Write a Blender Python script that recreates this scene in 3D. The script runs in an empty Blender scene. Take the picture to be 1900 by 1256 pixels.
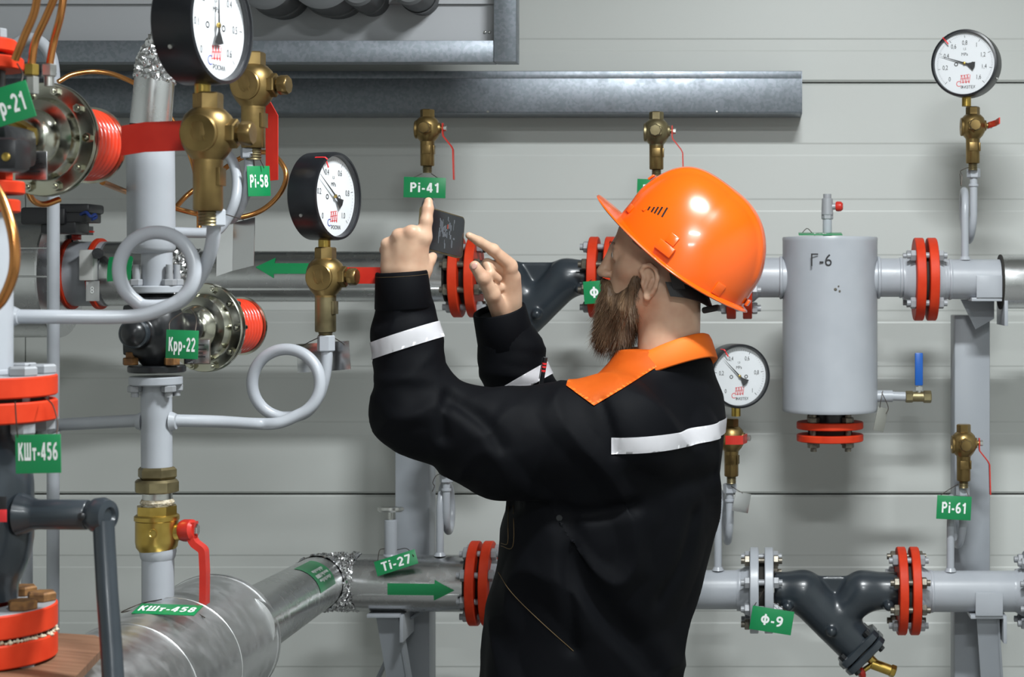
import bpy, bmesh, math, random
import numpy as np
from mathutils import Vector, Matrix, Quaternion

# ------------------------------------------------------------------ camera, world, lights, exposure
SC = bpy.context.scene
COL = SC.collection
F, CX, HZ, CAMZ = 3250.0, 1400.0, 512.0, 1.62     # focal length in px, principal point, eye height


def W(px, py, d):
    """point at distance d in front of the lens that the photograph shows at (px, py)"""
    return Vector(((px - CX) / F * d, d, CAMZ - (py - HZ) / F * d))


def S(n, d):
    return n * d / F


cam_data = bpy.data.cameras.new('camera')
cam = bpy.data.objects.new('camera', cam_data)
COL.objects.link(cam)
cam.location = (0, 0, CAMZ)
cam.rotation_euler = (math.pi / 2, 0, 0)
cam_data.sensor_width = 36
cam_data.lens = 36 * F / 1900.0
cam_data.shift_x = -(CX - 950) / 1900.0
cam_data.shift_y = -(628 - HZ) / 1900.0
cam_data.clip_start = 0.05
cam_data.dof.use_dof = True
cam_data.dof.focus_distance = 3.2
cam_data.dof.aperture_fstop = 9.0
SC.camera = cam

world = bpy.data.worlds.new('world')
SC.world = world
world.use_nodes = True
world.node_tree.nodes['Background'].inputs[0].default_value = (0.9, 0.95, 1.0, 1)
world.node_tree.nodes['Background'].inputs[1].default_value = 0.05

cy = SC.cycles
cy.max_bounces, cy.diffuse_bounces, cy.glossy_bounces = 5, 3, 3
cy.transmission_bounces, cy.transparent_max_bounces = 2, 6
cy.caustics_reflective = cy.caustics_refractive = False
cy.use_adaptive_sampling = True
cy.adaptive_threshold = 0.03

SC.view_settings.view_transform = 'Standard'
SC.view_settings.look = 'None'
SC.view_settings.gamma = 1.0
SC.view_settings.use_curve_mapping = False
SC.view_settings.exposure = 0.64

ROOM = dict(x0=-2.7, x1=2.3, y0=-2.6, y1=4.42, z1=3.1)
LAMPS = [  # centre x, y, length along x, watts
    (0.25, 2.30, 0.50, 46.0),
    (0.25, 0.50, 0.50, 34.0),
    (0.25, -1.30, 0.50, 26.0),
]
for lx, ly, ll, lw in LAMPS:
    ld = bpy.data.lights.new('lamp_light', 'AREA')
    ld.shape = 'RECTANGLE'
    ld.size, ld.size_y = ll, 0.14
    ld.energy = lw
    ld.color = (0.935, 0.985, 1.0)
    lo = bpy.data.objects.new('lamp_light', ld)
    lo.location = (lx, ly, ROOM['z1'] - 0.095)
    COL.objects.link(lo)

# ------------------------------------------------------------------ materials


def mat(name, col, rough=0.5, metal=0.0, bump=None, var=None, coat=0.0, spec=0.5, kind='noise', sss=0.0,
        emit=None, aniso=0.0, rvar=0.0):
    m = bpy.data.materials.new(name)
    m.use_nodes = True
    nt = m.node_tree
    b = nt.nodes['Principled BSDF']
    b.inputs['Base Color'].default_value = (*col, 1)
    b.inputs['Roughness'].default_value = rough
    b.inputs['Metallic'].default_value = metal
    b.inputs['Specular IOR Level'].default_value = spec
    b.inputs['Coat Weight'].default_value = coat
    b.inputs['Coat Roughness'].default_value = 0.08
    b.inputs['Anisotropic'].default_value = aniso
    if sss:
        b.inputs['Subsurface Weight'].default_value = sss
        b.inputs['Subsurface Radius'].default_value = (0.012, 0.005, 0.003)
        b.inputs['Subsurface Scale'].default_value = 1.0
    if emit:
        b.inputs['Emission Color'].default_value = (*emit[:3], 1)
        b.inputs['Emission Strength'].default_value = emit[3]
    tc = nt.nodes.new('ShaderNodeTexCoord')

    def tex(scale, k, detail=4.0, stretch=None):
        src = tc.outputs['Object']
        if stretch:
            mp = nt.nodes.new('ShaderNodeMapping')
            mp.inputs['Scale'].default_value = stretch
            nt.links.new(src, mp.inputs[0])
            src = mp.outputs[0]
        if k == 'voronoi':
            t = nt.nodes.new('ShaderNodeTexVoronoi')
            t.inputs['Scale'].default_value = scale
            nt.links.new(src, t.inputs['Vector'])
            return t.outputs['Color'], t.outputs['Distance']
        t = nt.nodes.new('ShaderNodeTexNoise')
        t.inputs['Scale'].default_value = scale
        t.inputs['Detail'].default_value = detail
        nt.links.new(src, t.inputs['Vector'])
        return t.outputs['Fac'], t.outputs['Fac']

    if var:   # (scale, low colour, high colour[, stretch])
        out, _ = tex(var[0], kind, 2.0, var[3] if len(var) > 3 else None)
        r = nt.nodes.new('ShaderNodeValToRGB')
        r.color_ramp.elements[0].position = 0.3
        r.color_ramp.elements[1].position = 0.7
        r.color_ramp.elements[0].color = (*var[1], 1)
        r.color_ramp.elements[1].color = (*var[2], 1)
        nt.links.new(out, r.inputs[0])
        nt.links.new(r.outputs[0], b.inputs['Base Color'])
    if rvar:
        out, _ = tex(35, 'noise', 2.0)
        mr = nt.nodes.new('ShaderNodeMapRange')
        mr.inputs['From Min'].default_value = 0.3
        mr.inputs['From Max'].default_value = 0.7
        mr.inputs['To Min'].default_value = max(0.02, rough - rvar)
        mr.inputs['To Max'].default_value = min(1, rough + rvar)
        nt.links.new(out, mr.inputs[0])
        nt.links.new(mr.outputs[0], b.inputs['Roughness'])
    if bump:  # (scale, strength, distance[, stretch])
        _, h = tex(bump[0], bump[4] if len(bump) > 4 else 'noise', 1.5, bump[3] if len(bump) > 3 else None)
        bn = nt.nodes.new('ShaderNodeBump')
        bn.inputs['Strength'].default_value = bump[1]
        bn.inputs['Distance'].default_value = bump[2]
        nt.links.new(h, bn.inputs['Height'])
        nt.links.new(bn.outputs[0], b.inputs['Normal'])
    return m


M = {}
M['panel'] = mat('wall_panel_paint', (0.62, 0.635, 0.61), 0.42, var=(1.6, (0.60, 0.615, 0.59), (0.64, 0.655, 0.63)))
M['joint'] = mat('joint_dark', (0.16, 0.165, 0.16), 0.8)
M['ceiling'] = mat('ceiling_paint', (0.5, 0.5, 0.48), 0.7, var=(3, (0.46, 0.46, 0.44), (0.52, 0.52, 0.5)))
M['floor'] = mat('floor_coating', (0.22, 0.22, 0.215), 0.5, var=(4, (0.18, 0.18, 0.175), (0.26, 0.26, 0.25)), bump=(80, 0.1, 0.001))
M['grey'] = mat('grey_enamel', (0.40, 0.42, 0.455), 0.33, var=(14, (0.38, 0.40, 0.435), (0.42, 0.44, 0.475)), bump=(55, 0.12, 0.002), spec=0.5)
M['post'] = mat('post_grey_enamel', (0.31, 0.33, 0.36), 0.4, var=(8, (0.30, 0.32, 0.35), (0.32, 0.34, 0.37)), bump=(70, 0.06, 0.001))
M['red'] = mat('red_flange_paint', (0.60, 0.036, 0.009), 0.5, spec=0.2, var=(30, (0.56, 0.034, 0.009), (0.66, 0.05, 0.015)), bump=(130, 0.15, 0.001))
M['redplastic'] = mat('red_lever_paint', (0.58, 0.028, 0.018), 0.35, var=(25, (0.52, 0.024, 0.015), (0.62, 0.034, 0.02)))
M['spring'] = mat('red_spring_lacquer', (0.68, 0.045, 0.015), 0.22, coat=0.6)
M['clad'] = mat('aluminium_cladding', (0.66, 0.665, 0.67), 0.26, 1.0, bump=(7, 0.05, 0.004, (0.25, 1, 1)), rvar=0.03)
M['cladmatte'] = mat('aluminium_jacket_worn', (0.72, 0.725, 0.73), 0.38, 1.0, bump=(6, 0.2, 0.006), rvar=0.1)
M['foil'] = mat('crumpled_foil', (0.74, 0.74, 0.75), 0.16, 1.0, bump=(70, 0.6, 0.004))
M['galv'] = mat('galvanised_steel', (0.22, 0.245, 0.275), 0.40, 0.7, var=(150, (0.20, 0.225, 0.25), (0.245, 0.265, 0.30)), kind='voronoi', rvar=0.06, bump=(4, 0.08, 0.004))
M['brass'] = mat('aged_brass', (0.26, 0.18, 0.07), 0.38, 0.85, var=(22, (0.16, 0.105, 0.04), (0.34, 0.235, 0.09)), bump=(60, 0.12, 0.001), rvar=0.1)
M['brassnew'] = mat('bright_brass', (0.52, 0.36, 0.09), 0.3, 0.95, var=(30, (0.42, 0.28, 0.06), (0.58, 0.41, 0.11)))
M['bronze'] = mat('dull_bronze', (0.24, 0.20, 0.11), 0.42, 0.85, var=(30, (0.16, 0.13, 0.07), (0.32, 0.27, 0.15)), bump=(80, 0.15, 0.001))
M['copper'] = mat('copper_tube', (0.62, 0.27, 0.085), 0.27, 0.95, var=(18, (0.5, 0.2, 0.06), (0.68, 0.32, 0.11)))
M['steel'] = mat('bright_steel', (0.60, 0.60, 0.58), 0.3, 1.0, rvar=0.08)
M['zinc'] = mat('yellow_zinc_plate', (0.52, 0.52, 0.42), 0.2, 1.0, var=(9, (0.44, 0.43, 0.33), (0.60, 0.60, 0.52)), rvar=0.06)
M['boltgrey'] = mat('painted_bolt_grey', (0.33, 0.34, 0.36), 0.4, 0.1, bump=(90, 0.2, 0.001))
M['boltdark'] = mat('oily_steel_bolt', (0.17, 0.15, 0.12), 0.4, 0.7, var=(60, (0.1, 0.09, 0.075), (0.27, 0.24, 0.19)))
M['boltrust'] = mat('rusty_bolt', (0.22, 0.10, 0.035), 0.6, 0.3, var=(80, (0.13, 0.06, 0.025), (0.33, 0.16, 0.05)), bump=(120, 0.3, 0.001))
M['slate'] = mat('slate_valve_enamel', (0.026, 0.034, 0.042), 0.3, var=(12, (0.022, 0.029, 0.036), (0.032, 0.040, 0.049)), bump=(45, 0.12, 0.002), coat=0.15)
M['castblack'] = mat('black_cast_enamel', (0.011, 0.012, 0.014), 0.3, var=(40, (0.008, 0.009, 0.011), (0.018, 0.019, 0.021)), bump=(50, 0.35, 0.003))
M['gasket'] = mat('gasket_dark', (0.02, 0.018, 0.015), 0.8)
M['blackplastic'] = mat('black_plastic', (0.012, 0.012, 0.014), 0.38)
M['casing'] = mat('black_gauge_enamel', (0.007, 0.008, 0.011), 0.33, bump=(200, 0.05, 0.0005))
M['dial'] = mat('white_dial', (0.80, 0.82, 0.85), 0.5)
M['ink'] = mat('black_ink', (0.012, 0.012, 0.014), 0.5)
M['inksoft'] = mat('grey_ink', (0.16, 0.17, 0.19), 0.6)
M['inkred'] = mat('red_ink', (0.75, 0.03, 0.035), 0.5)
M['inkblue'] = mat('blue_ink', (0.05, 0.07, 0.35), 0.5)
M['green'] = mat('green_tag_plastic', (0.008, 0.235, 0.075), 0.38, var=(5, (0.007, 0.22, 0.07), (0.010, 0.25, 0.082)))
M['white'] = mat('white_lettering', (0.86, 0.87, 0.86), 0.5)
M['wire'] = mat('tie_wire', (0.07, 0.055, 0.045), 0.45, 0.6)
M['tagmetal'] = mat('aluminium_tag', (0.62, 0.62, 0.63), 0.22, 1.0, bump=(14, 0.15, 0.003))
M['tagdull'] = mat('dull_metal_tag', (0.34, 0.34, 0.31), 0.45, 0.6)
M['blue'] = mat('blue_lever_plastic', (0.010, 0.10, 0.42), 0.35)
M['bluewire'] = mat('blue_cable', (0.01, 0.03, 0.16), 0.4)
M['wood'] = mat('brown_board', (0.20, 0.10, 0.055), 0.55, var=(9, (0.155, 0.075, 0.04), (0.25, 0.13, 0.075), (1, 12, 1)))
M['sealant'] = mat('hemp_sealant', (0.55, 0.47, 0.33), 0.85, bump=(260, 0.8, 0.003), var=(140, (0.38, 0.3, 0.18), (0.7, 0.63, 0.5)))
M['unitpanel'] = mat('unit_panel_paint', (0.44, 0.45, 0.47), 0.5, var=(2.5, (0.43, 0.44, 0.46), (0.45, 0.46, 0.48)))
M['ductgrey'] = mat('duct_grey', (0.11, 0.115, 0.12), 0.6)
M['whitebox'] = mat('white_box_plastic', (0.62, 0.62, 0.6), 0.4)
M['sticker'] = mat('reflective_sticker', (0.55, 0.55, 0.55), 0.25, 0.6)
M['lampbody'] = mat('lamp_housing_paint', (0.8, 0.8, 0.8), 0.5)
M['lampglow'] = mat('lamp_diffuser', (0.9, 0.9, 0.88), 0.4, emit=(0.965, 0.99, 1.0, 6.0))


def glass_mat():
    m = bpy.data.materials.new('gauge_glass')
    m.use_nodes = True
    nt = m.node_tree
    nt.nodes.clear()
    out = nt.nodes.new('ShaderNodeOutputMaterial')
    mix = nt.nodes.new('ShaderNodeMixShader')
    tr = nt.nodes.new('ShaderNodeBsdfTransparent')
    gl = nt.nodes.new('ShaderNodeBsdfGlossy')
    gl.inputs['Roughness'].default_value = 0.03
    mix.inputs[0].default_value = 0.035
    nt.links.new(tr.outputs[0], mix.inputs[1])
    nt.links.new(gl.outputs[0], mix.inputs[2])
    nt.links.new(mix.outputs[0], out.inputs[0])
    return m


M['glass'] = glass_mat()

# ------------------------------------------------------------------ mesh building helpers
SHARP = math.radians(38)


def frame(p, z, x=None):
    """matrix at p whose local Z looks along z"""
    z = Vector(z).normalized()
    if x is None:
        x = Vector((0, 0, 1)) if abs(z.z) < 0.9 else Vector((1, 0, 0))
    x = Vector(x)
    y = z.cross(x).normalized()
    x = y.cross(z).normalized()
    m = Matrix((x, y, z)).transposed().to_4x4()
    m.translation = Vector(p)
    return m


def fillet(pts, r, n=8):
    pts = [Vector(p) for p in pts]
    out = [pts[0]]
    for i in range(1, len(pts) - 1):
        a, b, c = pts[i - 1], pts[i], pts[i + 1]
        u, v = (a - b), (c - b)
        lu, lv = u.length, v.length
        u.normalize(); v.normalize()
        ang = u.angle(v)
        if ang > 3.1:
            out.append(b); continue
        t = min(r / math.tan(ang / 2), lu * 0.49, lv * 0.49)
        p0, p1 = b + u * t, b + v * t
        for k in range(n + 1):
            s = k / n
            out.append(p0 * (1 - s) ** 2 + b * 2 * s * (1 - s) + p1 * s * s)
    out.append(pts[-1])
    return out


def spline(pts, n=8):
    pts = [Vector(p) for p in pts]
    P = [pts[0] * 2 - pts[1]] + pts + [pts[-1] * 2 - pts[-2]]
    out = []
    for i in range(1, len(P) - 2):
        a, b, c, d = P[i - 1], P[i], P[i + 1], P[i + 2]
        for k in range(n):
            t = k / n
            out.append(0.5 * ((2 * b) + (c - a) * t + (2 * a - 5 * b + 4 * c - d) * t * t + (3 * b - a - 3 * c + d) * t ** 3))
    out.append(pts[-1])
    return out


class MB:
    def __init__(self):
        self.v, self.f, self.flat = [], [], False

    def add(self, verts, faces, m=None):
        o = len(self.v)
        if m is not None:
            verts = [m @ Vector(p) for p in verts]
        self.v.extend([tuple(p) for p in verts])
        self.f.extend([tuple(i + o for i in f) for f in faces])
        return self

    def lathe(self, prof, m=None, seg=32, cap0=True, cap1=True, a0=0.0):
        vs, fs = [], []
        n = len(prof)
        for r, z in prof:
            for k in range(seg):
                t = a0 + 2 * math.pi * k / seg
                vs.append((r * math.cos(t), r * math.sin(t), z))
        for i in range(n - 1):
            for k in range(seg):
                k2 = (k + 1) % seg
                fs.append((i * seg + k, i * seg + k2, (i + 1) * seg + k2, (i + 1) * seg + k))
        if cap0 and prof[0][0] > 1e-6:
            fs.append(tuple(range(seg))[::-1])
        if cap1 and prof[-1][0] > 1e-6:
            fs.append(tuple((n - 1) * seg + k for k in range(seg)))
        return self.add(vs, fs, m)

    def cyl(self, p0, p1, r0, r1=None, seg=24, bev=0.0):
        p0, p1 = Vector(p0), Vector(p1)
        r1 = r0 if r1 is None else r1
        L = (p1 - p0).length
        if bev:
            prof = [(r0 - bev, 0), (r0, bev), (r1, L - bev), (r1 - bev, L)]
        else:
            prof = [(r0, 0), (r1, L)]
        return self.lathe(prof, frame(p0, p1 - p0), seg)

    def ring(self, p, axis, ro, ri, t, seg=40, bev=0.001):
        h = t / 2
        prof = [(ri, -h), (ro - bev, -h), (ro, -h + bev), (ro, h - bev), (ro - bev, h), (ri, h), (ri, -h)]
        return self.lathe(prof, frame(p, axis), seg, False, False)

    def hex(self, p0, p1, r, ch=None):
        p0, p1 = Vector(p0), Vector(p1)
        L = (p1 - p0).length
        c = min(r * 0.12, L * 0.2) if ch is None else ch
        return self.lathe([(r - c, 0), (r, c), (r, L - c), (r - c, L)], frame(p0, p1 - p0), 6)

    def tube(self, pts, r, seg=12, rs=None, caps=True):
        pts = [Vector(p) for p in pts]
        q = [pts[0]]
        for p in pts[1:]:
            if (p - q[-1]).length > 1e-5:
                q.append(p)
        pts = q
        n = len(pts)
        tang = []
        for i in range(n):
            t = (pts[min(i + 1, n - 1)] - pts[max(i - 1, 0)])
            tang.append(t.normalized())
        x = Vector((0, 0, 1)) if abs(tang[0].z) < 0.9 else Vector((1, 0, 0))
        vs, fs = [], []
        y = tang[0].cross(x).normalized(); x = y.cross(tang[0]).normalized()
        for i in range(n):
            if i:
                qn = tang[i - 1].rotation_difference(tang[i])
                x = (qn @ x); x = (x - tang[i] * x.dot(tang[i])).normalized()
            y = tang[i].cross(x)
            rr = r if rs is None else rs[min(i * len(rs) // n, len(rs) - 1)] if len(rs) != n else rs[i]
            for k in range(seg):
                a = 2 * math.pi * k / seg
                vs.append(pts[i] + (x * math.cos(a) + y * math.sin(a)) * rr)
        for i in range(n - 1):
            for k in range(seg):
                k2 = (k + 1) % seg
                fs.append((i * seg + k, i * seg + k2, (i + 1) * seg + k2, (i + 1) * seg + k))
        if caps:
            fs.append(tuple(range(seg))[::-1]); fs.append(tuple((n - 1) * seg + k for k in range(seg)))
        return self.add(vs, fs)

    def box(self, c, size, m=None, bev=0.0):
        """box centred at c (in the space of m)"""
        bm = bmesh.new()
        bmesh.ops.create_cube(bm, size=1.0)
        for v in bm.verts:
            v.co = Vector((v.co.x * size[0], v.co.y * size[1], v.co.z * size[2])) + Vector(c)
        if bev:
            bmesh.ops.bevel(bm, geom=list(bm.edges), offset=bev, segments=2, affect='EDGES', profile=0.5)
        bm.verts.index_update()
        vs = [v.co.copy() for v in bm.verts]
        fs = [tuple(v.index for v in f.verts) for f in bm.faces]
        bm.free()
        return self.add(vs, fs, m)

    def prism(self, poly, t, m=None):
        """polygon in local XZ, thickness t along local Y centred on 0"""
        n = len(poly)
        vs = [(x, -t / 2, z) for x, z in poly] + [(x, t / 2, z) for x, z in poly]
        area = sum(poly[i][0] * poly[(i + 1) % n][1] - poly[(i + 1) % n][0] * poly[i][1] for i in range(n))
        o = list(range(n)) if area > 0 else list(range(n))[::-1]
        fs = [tuple(o), tuple(i + n for i in o[::-1])]
        for i in range(n):
            a, b = o[i], o[(i + 1) % n]
            fs.append((b, a, a + n, b + n))
        return self.add(vs, fs, m)

    def strip(self, pts, wdir, w, t):
        """flat bar of width w (along wdir) and thickness t swept through pts"""
        pts = [Vector(p) for p in pts]
        wd = Vector(wdir).normalized()
        vs, fs = [], []
        n = len(pts)
        for i in range(n):
            tg = (pts[min(i + 1, n - 1)] - pts[max(i - 1, 0)]).normalized()
            nn = tg.cross(wd).normalized()
            for a, b in ((-1, -1), (1, -1), (1, 1), (-1, 1)):
                vs.append(pts[i] + wd * (a * w / 2) + nn * (b * t / 2))
        for i in range(n - 1):
            for k in range(4):
                k2 = (k + 1) % 4
                fs.append((i * 4 + k, i * 4 + k2, i * 4 + 4 + k2, i * 4 + 4 + k))
        fs.append((3, 2, 1, 0)); fs.append(tuple((n - 1) * 4 + k for k in range(4)))
        return self.add(vs, fs)

    def mesh(self, name, material, smooth=True, inv=None):
        me = bpy.data.meshes.new(name)
        vs = self.v if inv is None else [tuple(inv @ Vector(p)) for p in self.v]
        me.from_pydata(vs, [], self.f)
        me.update()
        if smooth:
            me.polygons.foreach_set('use_smooth', [True] * len(me.polygons))
            me.set_sharp_from_angle(angle=SHARP)
        if material is not None:
            me.materials.append(M[material] if isinstance(material, str) else material)
        return me


MW = {}       # world matrix of every root / part


def tagit(o, label=None, cat=None, group=None, kind=None):
    if label: o['label'] = label
    if cat: o['category'] = cat
    if group: o['group'] = group
    if kind: o['kind'] = kind
    return o


def thing(name, label, cat, loc=(0, 0, 0), rot=None, group=None):
    o = bpy.data.objects.new(name, None)
    o.empty_display_size = 0.05
    COL.objects.link(o)
    mw = Matrix.Translation(Vector(loc))
    if rot is not None:
        mw = mw @ (rot.to_4x4() if isinstance(rot, Matrix) else Matrix.Rotation(rot, 4, 'Z'))
    o.matrix_world = mw
    MW[o.name] = mw
    return tagit(o, label, cat, group)


def part(name, mb, material, parent, local=False, label=None, smooth=True, kind=None):
    """mesh child; coordinates are world space unless local"""
    mw = MW[parent.name]
    me = mb if isinstance(mb, bpy.types.Mesh) else mb.mesh(name, material, smooth, None if local else mw.inverted())
    o = bpy.data.objects.new(name, me)
    COL.objects.link(o)
    o.parent = parent
    MW[o.name] = mw
    if label: o['label'] = label
    if kind: o['kind'] = kind
    return o


def placed(name, me, parent, m_local):
    """child that shares mesh data, placed by a matrix in the parent's space"""
    o = bpy.data.objects.new(name, me)
    COL.objects.link(o)
    o.parent = parent
    o.matrix_basis = m_local
    MW[o.name] = MW[parent.name] @ m_local
    return o


def single(name, mb, material, label, cat, group=None, loc=None, smooth=True):
    """a thing that is one mesh; mb is in world space"""
    if loc is None:
        a = np.array(mb.v)
        loc = Vector(((a[:, 0].min() + a[:, 0].max()) / 2, (a[:, 1].min() + a[:, 1].max()) / 2, a[:, 2].min()))
    mw = Matrix.Translation(Vector(loc))
    o = bpy.data.objects.new(name, mb.mesh(name, material, smooth, mw.inverted()))
    COL.objects.link(o)
    o.matrix_world = mw
    MW[o.name] = mw
    return tagit(o, label, cat, group)


def structure(name, mb, material, smooth=False):
    o = bpy.data.objects.new(name, mb.mesh(name, material, smooth))
    COL.objects.link(o)
    MW[o.name] = Matrix.Identity(4)
    return tagit(o, kind='structure')


def text_mb(s, size, sx=1.0, bold=0.0, depth=0.0004, align='CENTER', mono=None):
    """letters in the local XZ plane facing -Y, centred on the origin"""
    cu = bpy.data.curves.new('lettering', 'FONT')
    cu.body = s
    cu.size = size
    cu.align_x = align
    cu.extrude = depth
    cu.offset = bold * size
    cu.resolution_u = 3
    ob = bpy.data.objects.new('lettering', cu)
    COL.objects.link(ob)
    dg = bpy.context.evaluated_depsgraph_get()
    me = bpy.data.meshes.new_from_object(ob.evaluated_get(dg))
    mb = MB()
    ys = [v.co.y for v in me.vertices] or [0]
    cy = (min(ys) + max(ys)) / 2
    xs = [v.co.x for v in me.vertices] or [0]
    cx = (min(xs) + max(xs)) / 2 if align == 'CENTER' else 0
    vs = [((v.co.x - cx) * sx, -v.co.z, v.co.y - cy) for v in me.vertices]
    fs = [tuple(p.vertices) for p in me.polygons]
    mb.add(vs, fs)
    bpy.data.objects.remove(ob); bpy.data.meshes.remove(me); bpy.data.curves.remove(cu)
    return mb


def _arc(cx, cy, rx, ry, a0, a1, n=14):
    return [(cx + rx * math.cos(math.radians(a0 + (a1 - a0) * i / n)), cy + ry * math.sin(math.radians(a0 + (a1 - a0) * i / n))) for i in range(n + 1)]


GLYPH = {   # bold sans-serif strokes: (advance, [polylines]) on a cap height of 1
    'P': (.60, [[(.1, 0), (.1, 1)], [(.1, .915), (.3, .915)] + _arc(.3, .7, .2, .215, 90, -90) + [(.1, .485)]]),
    'i': (.22, [[(.11, 0), (.11, .70)], [(.11, .82), (.11, 1)]]),
    'T': (.60, [[(.01, .915), (.59, .915)], [(.3, 0), (.3, .9)]]),
    'т': (.50, [[(.01, .62), (.49, .62)], [(.25, 0), (.25, .6)]]),
    '-': (.32, [[(.02, .36), (.30, .36)]]),
    '1': (.44, [[(.3, 0), (.3, 1)], [(.3, .86), (.06, .74)]]),
    '2': (.58, [_arc(.29, .69, .2, .225, 165, -25) + [(.13, .12)], [(.05, .085), (.54, .085)]]),
    '4': (.60, [[(.41, 0), (.41, 1)], [(.38, .97), (.07, .30)], [(.02, .27), (.58, .27)]]),
    '5': (.58, [[(.52, .915), (.14, .915)], [(.15, .96), (.11, .50)], _arc(.28, .33, .2, .245, 140, -150)]),
    '6': (.58, [_arc(.29, .30, .2, .215, 0, 360, 20), _arc(.45, .40, .36, .52, 85, 190)]),
    '7': (.56, [[(.03, .915), (.54, .915)], [(.49, .90), (.20, 0)]]),
    '8': (.58, [_arc(.29, .72, .17, .195, 0, 360, 20), _arc(.29, .29, .2, .205, 0, 360, 20)]),
    '9': (.58, [_arc(.29, .70, .2, .215, 0, 360, 20), _arc(.13, .60, .36, .52, -95, 10)]),
    'К': (.60, [[(.1, 0), (.1, 1)], [(.53, 1), (.14, .43)], [(.25, .58), (.56, 0)]]),
    'р': (.54, [[(.1, -.26), (.1, .70)], _arc(.28, .35, .18, .27, 0, 360, 20)]),
    'Ш': (.86, [[(.1, 0), (.1, 1)], [(.43, 0), (.43, 1)], [(.76, 0), (.76, 1)], [(.1, .085), (.76, .085)]]),
    'Ф': (.76, [[(.38, -.04), (.38, 1.04)], _arc(.38, .5, .28, .29, 0, 360, 22)]),
    'Г': (.52, [[(.1, 0), (.1, 1)], [(.1, .915), (.5, .915)]]),
}


def stroke_text(s, h, sx=0.8, t=0.18):
    """bold letters of cap height h in the local XZ plane facing -Y, centred on the origin"""
    mb = MB()
    adv = sum(GLYPH[c][0] + .13 for c in s) - .13
    x = -adv / 2
    for c in s:
        w, strokes = GLYPH[c]
        for si, pts in enumerate(strokes):
            P = [Vector((p[0], p[1])) for p in pts]
            closed = (P[0] - P[-1]).length < 1e-4
            n = len(P)
            vs, fs = [], []
            for i in range(n):
                a = P[i - 1] if i else (P[-2] if closed else P[0])
                b = P[i + 1] if i < n - 1 else (P[1] if closed else P[-1])
                d = (b - a).normalized()
                nn = Vector((-d.y, d.x))
                if 0 < i < n - 1:      # mitre
                    e1 = (P[i] - P[i - 1]).normalized()
                    nn = nn / max(.5, nn.dot(Vector((-e1.y, e1.x))))
                for sg in (-1, 1):
                    q = P[i] + nn * sg * t / 2
                    vs.append(((x + q.x) * h * sx, -.0003 - .00012 * si, (q.y - .5) * h))
            for i in range(n - 1):
                fs.append((2 * i, 2 * i + 2, 2 * i + 3, 2 * i + 1))
            mb.add(vs, fs)
        x += w + .13
    return mb


def joined(*mbs):
    out = MB()
    for mb in mbs:
        out.add(mb.v, mb.f)
    return out


def moved(mb, m):
    out = MB()
    out.add(mb.v, mb.f, m)
    return out

# ------------------------------------------------------------------ implicit surfaces (for cast bodies and the person)


def sd_cap(P, a, b, ra, rb):
    a, b = np.array(a, np.float32), np.array(b, np.float32)
    ab = b - a
    t = np.clip(((P - a) @ ab) / max(float(ab @ ab), 1e-9), 0, 1)
    d = np.linalg.norm(P - a - t[..., None] * ab, axis=-1)
    return d - (ra + (rb - ra) * t)


def sd_ell(P, c, r, R=None):
    q = P - np.array(c, np.float32)
    if R is not None:
        q = q @ np.array(R, np.float32)       # columns of R are the ellipsoid axes
    r = np.array(r, np.float32)
    k0 = np.linalg.norm(q / r, axis=-1)
    k1 = np.linalg.norm(q / (r * r), axis=-1)
    return k0 * (k0 - 1) / np.maximum(k1, 1e-6)


def smin(a, b, k):
    h = np.clip(0.5 + 0.5 * (b - a) / k, 0, 1)
    return b * (1 - h) + a * h - k * h * (1 - h)


def smax(a, b, k):
    return -smin(-a, -b, k)


def chain(P, pts, rs, k=0.006):
    out = None
    for i in range(len(pts) - 1):
        d = sd_cap(P, pts[i], pts[i + 1], rs[i], rs[i + 1])
        out = d if out is None else smin(out, d, k)
    return out


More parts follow.
